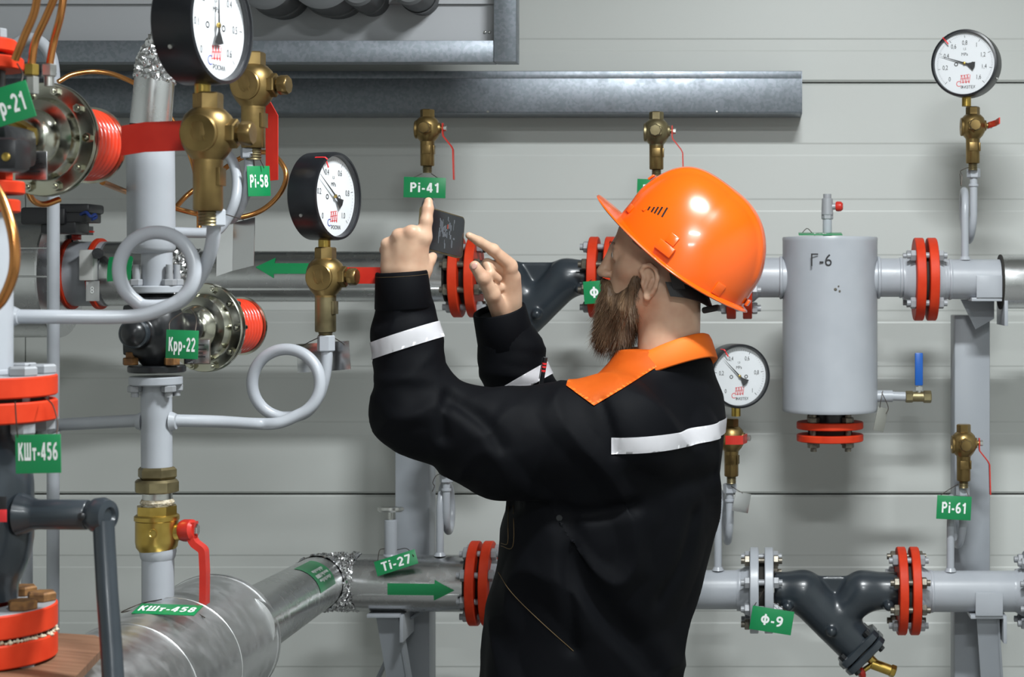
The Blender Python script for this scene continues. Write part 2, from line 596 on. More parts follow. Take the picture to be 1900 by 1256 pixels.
def nets(fn, lo, hi, h):
    """surface nets: returns verts (n,3), quads (m,4)"""
    lo = np.array(lo, np.float32)
    n = np.ceil((np.array(hi) - lo) / h).astype(int) + 1
    ax = [lo[i] + h * np.arange(n[i], dtype=np.float32) for i in range(3)]
    G = np.stack(np.meshgrid(*ax, indexing='ij'), -1)
    V = np.empty(tuple(n), np.float32)
    for i in range(0, n[0], 24):
        V[i:i + 24] = fn(G[i:i + 24].reshape(-1, 3)).reshape(G[i:i + 24].shape[:3])
    del G
    ins = V < 0
    cnt = np.zeros(tuple(n - 1), np.int8)
    offs = [(a, b, c) for a in (0, 1) for b in (0, 1) for c in (0, 1)]
    for a, b, c in offs:
        cnt += ins[a:n[0] - 1 + a, b:n[1] - 1 + b, c:n[2] - 1 + c]
    act = (cnt > 0) & (cnt < 8)
    idx = np.argwhere(act)
    vals = np.stack([V[idx[:, 0] + a, idx[:, 1] + b, idx[:, 2] + c] for a, b, c in offs], 1)
    O = np.array(offs, np.float32)
    pos = np.zeros((len(idx), 3), np.float32); num = np.zeros(len(idx), np.float32)
    for i in range(8):
        for j in range(i + 1, 8):
            if np.abs(O[i] - O[j]).sum() != 1: continue
            va, vb = vals[:, i], vals[:, j]
            mk = (va < 0) != (vb < 0)
            t = np.where(mk, va / np.where(mk, va - vb, 1), 0)
            pos += np.where(mk[:, None], O[i] + t[:, None] * (O[j] - O[i]), 0)
            num += mk
    pos = lo + h * (idx + pos / num[:, None])
    vid = -np.ones(tuple(n - 1), np.int64)
    vid[act] = np.arange(len(idx))
    quads = []
    for axis in range(3):
        sl0 = [slice(None)] * 3; sl1 = [slice(None)] * 3
        sl0[axis] = slice(0, -1); sl1[axis] = slice(1, None)
        e = ins[tuple(sl0)] != ins[tuple(sl1)]
        first = ins[tuple(sl0)]
        b, c = [(1, 2), (2, 0), (0, 1)][axis]
        E = np.argwhere(e)
        ok = (E[:, b] > 0) & (E[:, c] > 0) & (E[:, b] < n[b] - 1) & (E[:, c] < n[c] - 1)
        E = E[ok]
        fl = first[E[:, 0], E[:, 1], E[:, 2]]

        def cell(db, dc):
            Q = E.copy(); Q[:, b] += db; Q[:, c] += dc
            return vid[Q[:, 0], Q[:, 1], Q[:, 2]]
        q = np.stack([cell(-1, -1), cell(0, -1), cell(0, 0), cell(-1, 0)], 1)
        q[~fl] = q[~fl][:, ::-1]
        quads.append(q)
    return pos, np.concatenate(quads)


def vnoise(P, scale, seed=0):
    rng = np.random.default_rng(seed)
    T = rng.random((32, 32, 32)).astype(np.float32)
    q = P * scale + 100
    i = np.floor(q).astype(int); f = q - i
    f = f * f * (3 - 2 * f)
    out = 0
    for a in (0, 1):
        for b in (0, 1):
            for c in (0, 1):
                w = (f[:, 0] if a else 1 - f[:, 0]) * (f[:, 1] if b else 1 - f[:, 1]) * (f[:, 2] if c else 1 - f[:, 2])
                out = out + w * T[(i[:, 0] + a) % 32, (i[:, 1] + b) % 32, (i[:, 2] + c) % 32]
    return out - 0.5


def vnormals(v, q):
    a, b, c, d = v[q[:, 0]], v[q[:, 1]], v[q[:, 2]], v[q[:, 3]]
    fn = np.cross(c - a, d - b)
    N = np.zeros_like(v)
    for k in range(4):
        np.add.at(N, q[:, k], fn)
    return N / np.maximum(np.linalg.norm(N, axis=1, keepdims=True), 1e-9)


def relax(v, q, it=2):
    """tiny smoothing of a net mesh"""
    for _ in range(it):
        s = np.zeros_like(v); c = np.zeros(len(v))
        for k in range(4):
            a, b = q[:, k], q[:, (k + 1) % 4]
            np.add.at(s, a, v[b]); np.add.at(c, a, 1)
            np.add.at(s, b, v[a]); np.add.at(c, b, 1)
        v = v * 0.5 + 0.5 * s / np.maximum(c, 1)[:, None]
    return v


def net_mb(v, q):
    mb = MB()
    mb.v = [tuple(map(float, p)) for p in v]
    mb.f = [tuple(map(int, f)) for f in q]
    return mb

# ------------------------------------------------------------------ the room
R0 = ROOM
WALLY = R0['y1']


def slab(c, s):
    return MB().box(c, s)


xm, ym = (R0['x0'] + R0['x1']) / 2, (R0['y0'] + R0['y1']) / 2
xl, yl = R0['x1'] - R0['x0'], R0['y1'] - R0['y0']
structure('floor', slab((xm, ym + 0.1, -0.05), (xl + 0.4, yl + 0.6, 0.1)), 'floor')
structure('ceiling', slab((xm, ym + 0.1, R0['z1'] + 0.05), (xl + 0.4, yl + 0.6, 0.1)), 'ceiling')
structure('wall_left', slab((R0['x0'] - 0.05, ym, R0['z1'] / 2), (0.1, yl, R0['z1'])), 'panel')
structure('wall_right', slab((R0['x1'] + 0.05, ym, R0['z1'] / 2), (0.1, yl, R0['z1'])), 'panel')
structure('wall_front', slab((xm, R0['y0'] - 0.05, R0['z1'] / 2), (xl, 0.1, R0['z1'])), 'panel')
wall_back = structure('wall_back', slab((xm, WALLY + 0.09, R0['z1'] / 2), (xl + 0.2, 0.08, R0['z1'])), 'joint')

# profiled sandwich panels, each a piece of the wall: shallow pressed bands every 140 mm
zs_seam = [0.0, CAMZ - (917 - HZ) / F * WALLY, CAMZ - (153 - HZ) / F * WALLY, R0['z1']]
xs_seam = [R0['x0'], S(47 - CX, WALLY), 1.9, R0['x1']]
for ci in range(3):
    for ri in range(3):
        x0, x1 = xs_seam[ci] + 0.0015, xs_seam[ci + 1] - 0.0015
        z0, z1 = zs_seam[ri] + 0.002, zs_seam[ri + 1] - 0.002
        top = zs_seam[ri + 1] if ri < 2 else zs_seam[2] + 1.107
        prof = [(z0, 0.005), (z0 + 0.005, 0.0)]
        zb = top - 1.107 + 0.078
        while zb < z1 - 0.05:
            if zb > z0 + 0.02:
                prof += [(zb, 0.0), (zb + 0.004, 0.0014), (zb + 0.030, 0.0014), (zb + 0.034, 0.0)]
            zb += 0.1405
        prof += [(z1 - 0.005, 0.0), (z1, 0.005)]
        poly = [(z, WALLY + dy) for z, dy in prof]
        n = len(poly)
        vs = [(x0, y, z) for z, y in poly] + [(x1, y, z) for z, y in poly]
        vs += [(x0, WALLY + 0.05, z0), (x0, WALLY + 0.05, z1), (x1, WALLY + 0.05, z0), (x1, WALLY + 0.05, z1)]
        fs = [(i, i + n, i + n + 1, i + 1) for i in range(n - 1)]
        b = 2 * n
        fs += [(b, b + 2, n, 0), (n - 1, 2 * n - 1, b + 3, b + 1), (b + 2, b, b + 1, b + 3)]
        fs += [tuple(range(n)) + (b + 1, b), tuple(range(n, 2 * n))[::-1] + (b + 2, b + 3)]
        mb = MB(); mb.add(vs, fs)
        part('wall_panel', mb, 'panel', wall_back, smooth=False)

# ceiling lamps (above the frame)
lamp_where = ['nearest the pipes', 'halfway along the room', 'nearest the front wall']
for k, (lx, ly, ll, lw) in enumerate(LAMPS):
    t = thing('ceiling_lamp', 'long white ceiling lamp ' + lamp_where[k], 'lamp', (lx, ly, R0['z1']), group='ceiling lamps')
    part('housing', MB().box((lx, ly, R0['z1'] - 0.03), (ll + 0.05, 0.18, 0.06), bev=0.006), 'lampbody', t)
    part('diffuser', MB().box((lx, ly, R0['z1'] - 0.0745), (ll, 0.15, 0.029), bev=0.006), 'lampglow', t)

# ------------------------------------------------------------------ builders
BOLTS = {}


def bolt_mesh(L, r, material, ends=(True, True), tail=0.008):
    """stud along Z with a hex nut at both ends"""
    key = (round(L, 4), round(r, 4), material, ends)
    if key not in BOLTS:
        mb = MB()
        h = r * 1.7
        mb.cyl((0, 0, -L / 2 - (h + tail if ends[0] else 0)), (0, 0, L / 2 + (h + tail if ends[1] else 0)), r, seg=10)
        if ends[0]: mb.hex((0, 0, -L / 2), (0, 0, -L / 2 - h), r * 1.85)
        if ends[1]: mb.hex((0, 0, L / 2), (0, 0, L / 2 + h), r * 1.85)
        BOLTS[key] = mb.mesh('bolt', material)
    return BOLTS[key]


def flange_joint(label, p, axis, R, t, gap, rp, n=8, mats=('red', 'red'), bolts=('boltgrey', 'boltgrey'), neck=(0.03, 0.03),
                 neckmat=('grey', 'grey'), br=0.0085, pcd=0.8, a0=None, group='bolted flange joints'):
    ax = Vector(axis).normalized()
    p = Vector(p)
    T = thing('flange_joint', label, 'flange', p, group=group)
    for s, mt, nk, nm in ((-1, mats[0], neck[0], neckmat[0]), (1, mats[1], neck[1], neckmat[1])):
        c = p + ax * s * (gap / 2 + t / 2)
        part('flange', MB().ring(c, ax, R, rp * 0.9, t, 56, 0.0018), mt, T)
        if nk:
            a = p + ax * s * (gap / 2 + t)
            mb = MB().lathe([(rp * 1.32, -0.001), (rp * 1.28, nk * 0.2), (rp * 1.06, nk * 0.75), (rp * 1.05, nk), (rp * 0.9, nk)], frame(a, ax * s), 40, False, False)
            part('weld_neck', mb, nm, T)
    part('gasket', MB().ring(p, ax, R * 0.66, rp * 0.9, gap * 0.96, 40, 0.0004), 'gasket', T)
    L = gap + 2 * t
    fr = frame((0, 0, 0), ax)
    me = bolt_mesh(L, br, bolts[0])
    a0 = math.pi / n if a0 is None else a0
    for k in range(n):
        a = a0 + 2 * math.pi * k / n
        pos = fr @ Vector((R * pcd * math.cos(a), R * pcd * math.sin(a), 0))
        m = Matrix.Translation(pos) @ fr.to_3x3().to_4x4() @ Matrix.Rotation(random.random(), 4, 'Z')
        o = placed('bolt', me if k % 3 or len(bolts) < 2 else bolt_mesh(L, br, bolts[1]), T, m)
    return T


random.seed(4)


def gauge(label, loc, yaw, R=0.0775, depth=0.05, numerals=('0', '0,2', '0,4', '0,6', '0,8', '1'), value=0.42, red=0.3, unit='MPa',
          brand='ФИЗТЕХ', stemL=0.02, stamp=True, redtop=True, tilt=0.0, back=1.0):
    """dial pressure gauge, dial facing local -Y, stem pointing down"""
    T = thing('pressure_gauge', label, 'gauge', loc, Matrix.Rotation(yaw, 4, 'Z') @ Matrix.Rotation(tilt, 4, 'Y'), group='dial pressure gauges')
    A = Matrix.Rotation(math.pi / 2, 4, 'X')        # local Z of the lathe -> -Y
    prof = [(R * 0.93, -depth), (R * 0.99, -depth + 0.004), (R, -depth * 0.4), (R, 0.0), (R * 0.985, 0.005), (R * 0.93, 0.006), (R * 0.915, 0.003), (R * 0.905, -0.006)]
    part('case', MB().lathe(prof, A, 72, True, False), 'casing', T, True)
    part('dial', MB().lathe([(R * 0.912, -0.0085), (R * 0.912, -0.0055)], A, 64), 'dial', T, True)
    y = 0.0053
    a_lo, a_hi = math.radians(225), math.radians(-45)
    tk = MB()
    N = (len(numerals) - 1)
    nt = N * 10
    for i in range(nt + 1):
        a = a_lo + (a_hi - a_lo) * i / nt
        big = i % 10 == 0
        ro, ri = R * 0.84, R * (0.75 if big else 0.80)
        w = 0.0011 if big else 0.00045
        d = Vector((math.cos(a), 0, math.sin(a))); e = Vector((-d.z, 0, d.x)) * w / 2
        q = [d * ro + e, d * ro - e, d * ri - e, d * ri + e]
        tk.add([(v.x, y, v.z) for v in q], [(0, 1, 2, 3)])
    part('scale_marks', tk, 'ink', T, True, smooth=False)
    num = MB()
    for i, s in enumerate(numerals):
        a = a_lo + (a_hi - a_lo) * i / N
        mb = text_mb(s, R * 0.19, 0.72, 0.0, 0.0001)
        rr = R * (0.60 if len(s) > 1 else 0.64)
        num.add(mb.v, mb.f, Matrix.Translation((rr * math.cos(a), y - 0.0001, rr * math.sin(a))))
    part('numerals', num, 'ink', T, True, smooth=False)
    pr = MB()
    for s, sz, z, b in ((unit, 0.13, 0.27, 0), (brand, 0.12, -0.70, 0.01), ('1,5', 0.09, 0.42, 0)):
        mb = text_mb(s, R * sz, 0.9, b, 0.0001)
        pr.add(mb.v, mb.f, Matrix.Translation((R * (0.1 if sz == 0.12 else 0), y - 0.0001, R * z)))
    part('dial_print', pr, 'ink', T, True, smooth=False)
    lg = MB()
    for sx in (-0.26, 0.24):
        lg.lathe([(R * 0.035, 0), (R * 0.06, 0)], Matrix.Translation((R * sx, y - 0.0001, -R * 0.02)) @ A, 16, False, False)
    part('dial_symbol', lg, 'ink', T, True, smooth=False)
    if stamp:
        st = MB()
        c0 = Vector((R * 0.0, y - 0.00015, -R * 0.46))
        for k in range(7):      # scribbled inspection stamp: open strokes
            x0 = (-0.13 + 0.044 * k) * R
            zz = [(-0.13, 0.12), (0.1, -0.12)][k % 2]
            pts = [c0 + Vector((x0, 0, zz[0] * R)), c0 + Vector((x0 + 0.03 * R, 0, zz[1] * R))]
            st.strip(pts, (1, 0, 0), 0.0012, 0.0001)
        for z in (-0.11, 0.1, 0.0):
            st.strip([c0 + Vector((-0.13 * R, 0, z * R)), c0 + Vector((0.14 * R, 0, (z + 0.03) * R))], (0, 0, 1), 0.001, 0.0001)
        part('inspection_stamp', st, 'inkred', T, True, smooth=False)
        bl = MB()
        n = 14
        cc = Vector((-R * 0.17, y - 0.0002, -R * 0.60))
        bl.strip([cc + Vector((math.cos(t), 0, math.sin(t))) * R * 0.075 for t in [0.9 + 4.6 * i / n for i in range(n + 1)]], (0, 1, 0), 0.0002, 0.0014)
        part('stamp_arc', bl, 'inkblue' if brand != 'ФИЗТЕХ' else 'inkred', T, True, smooth=False)
    a = a_lo + (a_hi - a_lo) * value
    d = Vector((math.cos(a), 0, math.sin(a))); e = Vector((-d.z, 0, d.x))
    yn = 0.0005
    nd = MB()
    poly = [d * R * 0.8, d * R * 0.02 + e * R * 0.022, -d * R * 0.1 + e * R * 0.03, -d * R * 0.3 + e * R * 0.13, -d * R * 0.33 - e * 0 , -d * R * 0.3 - e * R * 0.13, -d * R * 0.1 - e * R * 0.03, d * R * 0.02 - e * R * 0.022]
    nd.prism([(v.x, v.z) for v in poly], 0.0008, Matrix.Translation((0, yn, 0)))
    ndl = part('needle', nd, 'ink', T, True, smooth=False)
    part('needle_hub', MB().lathe([(R * 0.045, -0.002), (R * 0.045, 0.001), (R * 0.03, 0.0018)], A @ Matrix.Translation((0, 0, -yn)), 16), 'brassnew', ndl, True)
    if redtop is not None:
        a = a_lo + (a_hi - a_lo) * red
        d = Vector((math.cos(a), 0, math.sin(a)))
        rm = MB().strip([d * R * 0.74 + Vector((0, -0.0035, 0)), d * R * 0.905 + Vector((0, -0.0035, 0)), d * R * 0.95 + Vector((0, -0.0066, 0)), d * R * 1.0 + Vector((0, -0.0035, 0)), d * R * 1.004 + Vector((0, 0.002, 0)), d * R * 1.004 + Vector((0, 0.016, 0))], (-d.z, 0, d.x), 0.003, 0.0008)
        part('limit_mark', rm, 'inkred', T, True, label='red limit mark on the rim')
    part('glass', MB().lathe([(R * 0.908, 0.0018), (R * 0.908, 0.003)], A, 48), 'glass', T, True)
    for zz, sd in ((-0.45, -1), (-0.45, 1)):
        part('case_screw', MB().cyl((sd * R * 0.885, depth * 0.5, zz * R), (sd * R * 0.925, depth * 0.5, zz * R * 1.035), 0.003, seg=8), 'steel', T, True)
    part('stem', MB().lathe([(0.0105, 0), (0.0105, stemL)], frame((0, depth * 0.45, -R * 0.985 - stemL), (0, 0, 1)), 20), 'brassnew', T, True)
    return T


def gauge_valve(label, loc, yaw=0.0, scale=1.0, lever='side', material='brass', neckmat='brass', leverpts=None, lw=0.014, plug=True, lm='redplastic', endcap=None):
    """three-way brass gauge valve: plug on local -Y, round cap on -X, lever on +X"""
    T = thing('gauge_valve', label, 'valve', loc, yaw, group='brass gauge valves')
    k = scale
    R = 0.0295 * k
    body = [(0.010 * k, 0.028 * k), (0.018 * k, 0.0255 * k), (0.0255 * k, 0.018 * k), (0.0292 * k, 0.008 * k), (0.0298 * k, -0.004 * k), (0.0285 * k, -0.014 * k), (0.023 * k, -0.0235 * k), (0.0165 * k, -0.031 * k), (0.0165 * k, -0.034 * k)]
    b = part('body', MB().lathe([(r, z) for r, z in body[::-1]], None, 40), material, T, True)
    part('round_cap', MB().lathe([(0.021 * k, 0.022 * k), (0.0215 * k, 0.0268 * k), (0.0200 * k, 0.0285 * k)], frame((0, 0, -0.003 * k), (-1, 0, 0)), 36), material, T, True)
    em = MB()
    for s in (-1, 1):
        em.strip([(-0.0287 * k, s * 0.004 * k - 0.004 * k, -0.012 * k), (-0.0287 * k, s * 0.004 * k + 0.004 * k, 0.006 * k)], (0, 1, 0), 0.0016 * k, 0.0008)
    part('cast_mark', em, material, b, True)
    part('top_nut', MB().hex((0, 0, 0.024 * k), (0, 0, 0.044 * k), 0.0165 * k), material, T, True)
    nk = MB().lathe([(0.0150 * k, -0.088 * k), (0.0162 * k, -0.086 * k), (0.0162 * k, -0.030 * k)], None, 32)
    part('neck', nk, neckmat, T, True)
    fl = MB()
    for s in (0, math.pi / 2):
        fl.box((0, -0.0152 * k, -0.05 * k), (0.019 * k, 0.004 * k, 0.020 * k), Matrix.Rotation(s, 4, 'Z'), bev=0.0006)
    part('wrench_flat', fl, neckmat, T, True)
    part('thread', MB().lathe([(0.011 * k, -0.104 * k)] + [((0.0112 if i % 2 else 0.0098) * k, (-0.102 + 0.0018 * i) * k) for i in range(10)], None, 24), 'bronze', T, True)
    if plug:
        part('plug_boss', MB().lathe([(0.0165 * k, 0.02 * k), (0.0165 * k, 0.0335 * k), (0.0150 * k, 0.035 * k)], frame((0, 0, -0.002 * k), (0, -1, 0)), 6), material, T, True)
        part('plug', MB().lathe([(0.0085 * k, 0.030 * k), (0.0085 * k, 0.038 * k), (0.0135 * k, 0.039 * k), (0.0135 * k, 0.050 * k), (0.0120 * k, 0.052 * k)], frame((0, 0, -0.002 * k), (0, -1, 0)), 8), material, T, True)
    part('spindle', MB().lathe([(0.014 * k, 0.024 * k), (0.012 * k, 0.031 * k), (0.006 * k, 0.032 * k), (0.006 * k, 0.038 * k)], frame((0, 0, 0), (1, 0, 0)), 16), material, T, True)
    pts = leverpts or [(0.036, 0, 0.012), (0.036, 0, -0.012), (0.037, 0, -0.018), (0.056, 0, -0.042), (0.060, 0, -0.050), (0.062, 0, -0.120)]
    pts = [Vector(p) * k for p in pts]
    d0 = (pts[1] - pts[0]); d1 = Vector((1, 0, 0))
    wd = d0.cross(d1)
    lv = part('lever', MB().strip(pts, wd, lw * k, 0.0026), lm, T, True)
    part('lever_nut', MB().hex((0.0375 * k, 0, 0), (0.045 * k, 0, 0), 0.0068 * k), 'steel', lv, True)
    return T


def strainer(label, c, mirror=1, r=0.041, half=0.137, mats='slate', drain=True):
    """cast Y strainer, pipe along X, screen leg pointing down and towards +X*mirror"""
    c = Vector(c)
    T = thing('y_strainer', label, 'strainer', c, group='slate cast strainers')
    s = mirror

    def fn(P):
        d = sd_cap(P, (-half * s, 0, 0), (-0.075 * s, 0, 0), r, r)
        d = smin(d, sd_cap(P, (-0.075 * s, 0, -0.004), (0.052 * s, 0, -0.128), r * 1.08, r * 1.1), 0.02)
        e = sd_cap(P, (half * s, 0, 0), (0.06 * s, 0, 0), r, r)
        e = smin(e, sd_cap(P, (0.062 * s, 0, -0.002), (-0.005 * s, 0, -0.072), r * 1.0, r * 0.9), 0.02)
        d = smin(d, e, 0.012)
        q = np.abs(P - np.array((0, 0, 0.012), np.float32)) - np.array((0.085, 0.006, 0.022), np.float32)
        web = np.max(q, axis=-1)
        d = smin(d, web, 0.006)
        bx = np.abs(P[:, 0]) - half
        for px_, pz_ in ((-0.112 * s, -0.028), (0.118 * s, -0.026), (-0.012 * s, -0.084)):
            d = smin(d, sd_cap(P, (px_, -r * 0.6, pz_), (px_, -r * 1.12, pz_), 0.013, 0.012), 0.004)
        dn = np.array((s, 0, -1.0), np.float32) / math.sqrt(2)
        cut = P @ dn - (0.055 + 0.128) / math.sqrt(2) - 0.004
        return np.maximum(np.maximum(d, bx), cut)
    v, q = nets(fn, (-half - 0.01, -0.075, -0.21), (half + 0.01, 0.075, 0.06), 0.0036)
    v = relax(v, q, 1)
    part('cast_body', net_mb(v, q), mats, T, True)
    dn = Vector((s, 0, -1)).normalized()
    e0 = Vector((0.053 * s, 0, -0.130))
    fr = frame(e0, dn, (0, 1, 0))
    sq = 0.062
    def plate(z0, z1, k=1.0):
        pts = []
        for a in range(24):
            t = 2 * math.pi * a / 24
            rr = sq * k * (1 + 0.12 * math.cos(4 * t + math.pi))
            pts.append((rr * math.cos(t), rr * math.sin(t)))
        mb = MB()
        vs = [(x * 0.94, y * 0.94, z0) for x, y in pts] + [(x, y, z0 + 0.002) for x, y in pts] + [(x, y, z1 - 0.002) for x, y in pts] + [(x * 0.94, y * 0.94, z1) for x, y in pts]
        fs = [tuple(range(24))[::-1], tuple(72 + i for i in range(24))]
        for l in range(3):
            for i in range(24):
                j = (i + 1) % 24
                fs.append((l * 24 + i, l * 24 + j, l * 24 + 24 + j, l * 24 + 24 + i))
        return mb.add(vs, fs, fr)
    part('leg_flange', plate(-0.012, 0.006), mats, T, True)
    cv = part('cover', plate(0.009, 0.026), mats, T, True)
    part('cover_gasket', MB().lathe([(0.05, 0.005), (0.05, 0.010)], fr, 32), 'gasket', T, True)
    for k in range(4):
        a = math.pi / 4 + k * math.pi / 2
        p = Vector((0.054 * math.cos(a), 0.054 * math.sin(a), 0))
        part('cover_bolt', MB().lathe([(0.0085, -0.024), (0.0085, -0.012), (0.0045, -0.012), (0.0045, 0.026), (0.0085, 0.026), (0.0085, 0.034)], fr @ Matrix.Translation(p), 6), 'castblack', cv, True)
    part('cover_boss', MB().lathe([(0.026, 0.026), (0.020, 0.034)], fr, 24), mats, cv, True)
    if drain:
        D = thing('drain_cock', 'small brass drain cock with a red knob under the lower strainer', 'valve', c + Vector((fr @ Vector((0, 0, 0.034)))))
        b0 = c + fr @ Vector((0, 0.0, 0.030)); b1 = c + fr @ Vector((0, 0, 0.058))
        part('body', MB().cyl(b0, b1, 0.0105, seg=20).cyl(b1 - dn * 0.012 - Vector((0.004 * s, 0, 0.004)), b1 + Vector((0.034 * s, -0.004, -0.012)), 0.0125, seg=20, bev=0.001).hex(b1 + Vector((0.030 * s, -0.004, -0.010)), b1 + Vector((0.042 * s, -0.004, -0.0145)), 0.0145), 'brassnew', D)
        k0 = b1 - dn * 0.008
        part('stem', MB().cyl(k0, k0 + Vector((-0.03 * s, -0.01, -0.018)), 0.006, seg=12), 'brassnew', D)
        part('knob', MB().lathe([(0.012, 0), (0.016, 0.003), (0.016, 0.012), (0.011, 0.015)], frame(k0 + Vector((-0.026 * s, -0.010, -0.015)), (-1.0 * s, -0.3, -0.5)), 10), 'redplastic', D)
    return T


def regulator(T, body_c, axis, d0=0.06, R=0.077, k=1.0, nameplate=True, rs=0.05, L=0.10):
    """diaphragm head and red spring of a pressure regulator, lying along axis"""
    c = Vector(body_c)
    ax = Vector(axis).normalized()
    fr = frame(c, ax)
    part('stem_nut', MB().lathe([(0.017, d0 - 0.055), (0.017, d0 - 0.035), (0.0215, d0 - 0.035), (0.0215, d0 - 0.012)], fr, 6), 'brassnew', T)
    prof = [(0.020, d0 - 0.014), (0.030, d0 - 0.010), (0.036, d0 - 0.002), (0.0385, d0 + 0.008), (0.044, d0 + 0.0095), (0.052, d0 + 0.013), (0.0555, d0 + 0.021), (0.0565, d0 + 0.026), (0.0595, d0 + 0.0275), (R * 0.985, d0 + 0.028), (R, d0 + 0.0295), (R, d0 + 0.033)]
    fc_ = part('front_cover', MB().lathe(prof, fr, 72, True, True), 'zinc', T)
    part('diaphragm', MB().lathe([(R * 0.985, d0 + 0.033), (R * 0.985, d0 + 0.0355)], fr, 64), 'gasket', T)
    prof2 = [(R, d0 + 0.0355), (R * 1.005, d0 + 0.039), (R * 0.985, d0 + 0.0415), (0.062, d0 + 0.042), (0.058, d0 + 0.055), (rs + 0.006, d0 + 0.06), (rs + 0.006, d0 + 0.066)]
    part('rear_cover', MB().lathe(prof2, fr, 72), 'zinc', T)
    n = 10
    for i in range(n):
        a = 2 * math.pi * i / n + 0.3
        p = Vector((0.0675 * math.cos(a), 0.0675 * math.sin(a), 0))
        m = Matrix.Translation(p)
        part('cover_bolt', MB().lathe([(0.0062, d0 + 0.022), (0.0062, d0 + 0.0285), (0.0045, d0 + 0.0287), (0.0045, d0 + 0.05)], fr @ m, 6).lathe([(0.0022, d0 + 0.018), (0.0032, d0 + 0.020), (0.0032, d0 + 0.0235)], fr @ m, 10), 'zinc', fc_)
    coils = 8
    sp = []
    z0 = d0 + 0.064
    rc = L / coils / 2
    for i in range(coils * 8 + 1):
        th = 2 * math.pi * i / 8
        a = 0
        zz = z0 + L * i / (coils * 8)
        rr = rs - rc + rc * abs(math.cos(math.pi * i / 8)) ** 0.0 * (0.0 + 1.0 * abs(math.sin(math.pi * i / 8)) ** 0.6)
        sp.append((rr, zz))
    part('spring', MB().lathe(sp, fr, 56), 'spring', T, label='red lacquered spring')
    part('spring_plate', MB().lathe([(rs * 0.9, z0 + L), (rs + 0.003, z0 + L + 0.001), (rs + 0.003, z0 + L + 0.005), (rs * 0.9, z0 + L + 0.006)], fr, 48), 'zinc', T)
    return T, fr


FONT_SX = 0.78


def tag(label, text, c, w, h, roll=0.0, yaw=0.0, pitch=0.0, size=None, wires=(), name='tag', platemat='green', tx=0.0, tz=0.0, sx=FONT_SX, cat='tag', group='green equipment tags', bold=0.03):
    c = Vector(c)
    rot = Matrix.Rotation(yaw, 4, 'Z') @ Matrix.Rotation(pitch, 4, 'X') @ Matrix.Rotation(roll, 4, 'Y')
    T = thing(name, label, cat, c, rot, group=group)
    part('plate', MB().box((0, 0, 0), (w, 0.0016, h), bev=0.0004), platemat, T, True)
    if text:
        mb = stroke_text(text, (size or h * 0.5) * 0.72, sx)
        part('lettering', moved(mb, Matrix.Translation((tx, -0.0008, tz))), 'white', T, True, smooth=False)
    for wpts in wires:
        part('tie_wire', MB().tube(spline(wpts, 6), 0.0009, 6), 'wire', T)
    return T


def pipe(name, label, pts, r, material='grey', seg=28, cat='pipe', group=None, welds=(), fr=None):
    pts = fillet(pts, fr, 10) if fr else pts
    mb = MB().tube(pts, r, seg)
    T = single(name, mb, material, label, cat, group)
    for p, axis, rr in welds:
        prof = [(rr * 0.98, -0.004), (rr * 1.035, -0.0025), (rr * 1.045, 0.0), (rr * 1.03, 0.003), (rr * 0.98, 0.004)]
        part('weld_bead', MB().lathe(prof, frame(p, axis), 36, False, False), material, T)
    return T


def siphon_yz(label, x0, x1, y0, z_top, z_bot, zc, R, r=0.0088, nut=True):
    """pigtail siphon whose loop stands edge-on to the viewer"""
    pts = [Vector((x0, y0, z_top)), Vector((x0, y0, z_top - 0.02))]
    n = 26
    pts.append(Vector((x0, y0, zc + 0.03)))
    for i in range(n + 1):
        t = 2 * math.pi * i / n
        pts.append(Vector((x0 + (x1 - x0) * (i / n), y0 + R - R * math.cos(t), zc - R * math.sin(t))))
    pts.append(Vector((x1, y0, zc - 0.03)))
    pts.append(Vector((x1, y0, z_bot)))
    T = thing('siphon_pipe', label, 'pipe', (x1, y0, z_bot), group='grey gauge siphons')
    part('coil', MB().tube(pts, r, 16), 'grey', T)
    if nut:
        part('union_nut', MB().hex((x0, y0, z_top - 0.014), (x0, y0, z_top + 0.008), 0.0155), 'grey', T)
        part('collar', MB().cyl((x0, y0, z_top - 0.034), (x0, y0, z_top - 0.028), r * 1.3, seg=16, bev=0.001), 'grey', T)
    part('weld_bead', MB().cyl((x1, y0, z_bot), (x1, y0, z_bot + 0.008), r * 1.6, r * 1.1, 16), 'grey', T)
    return T


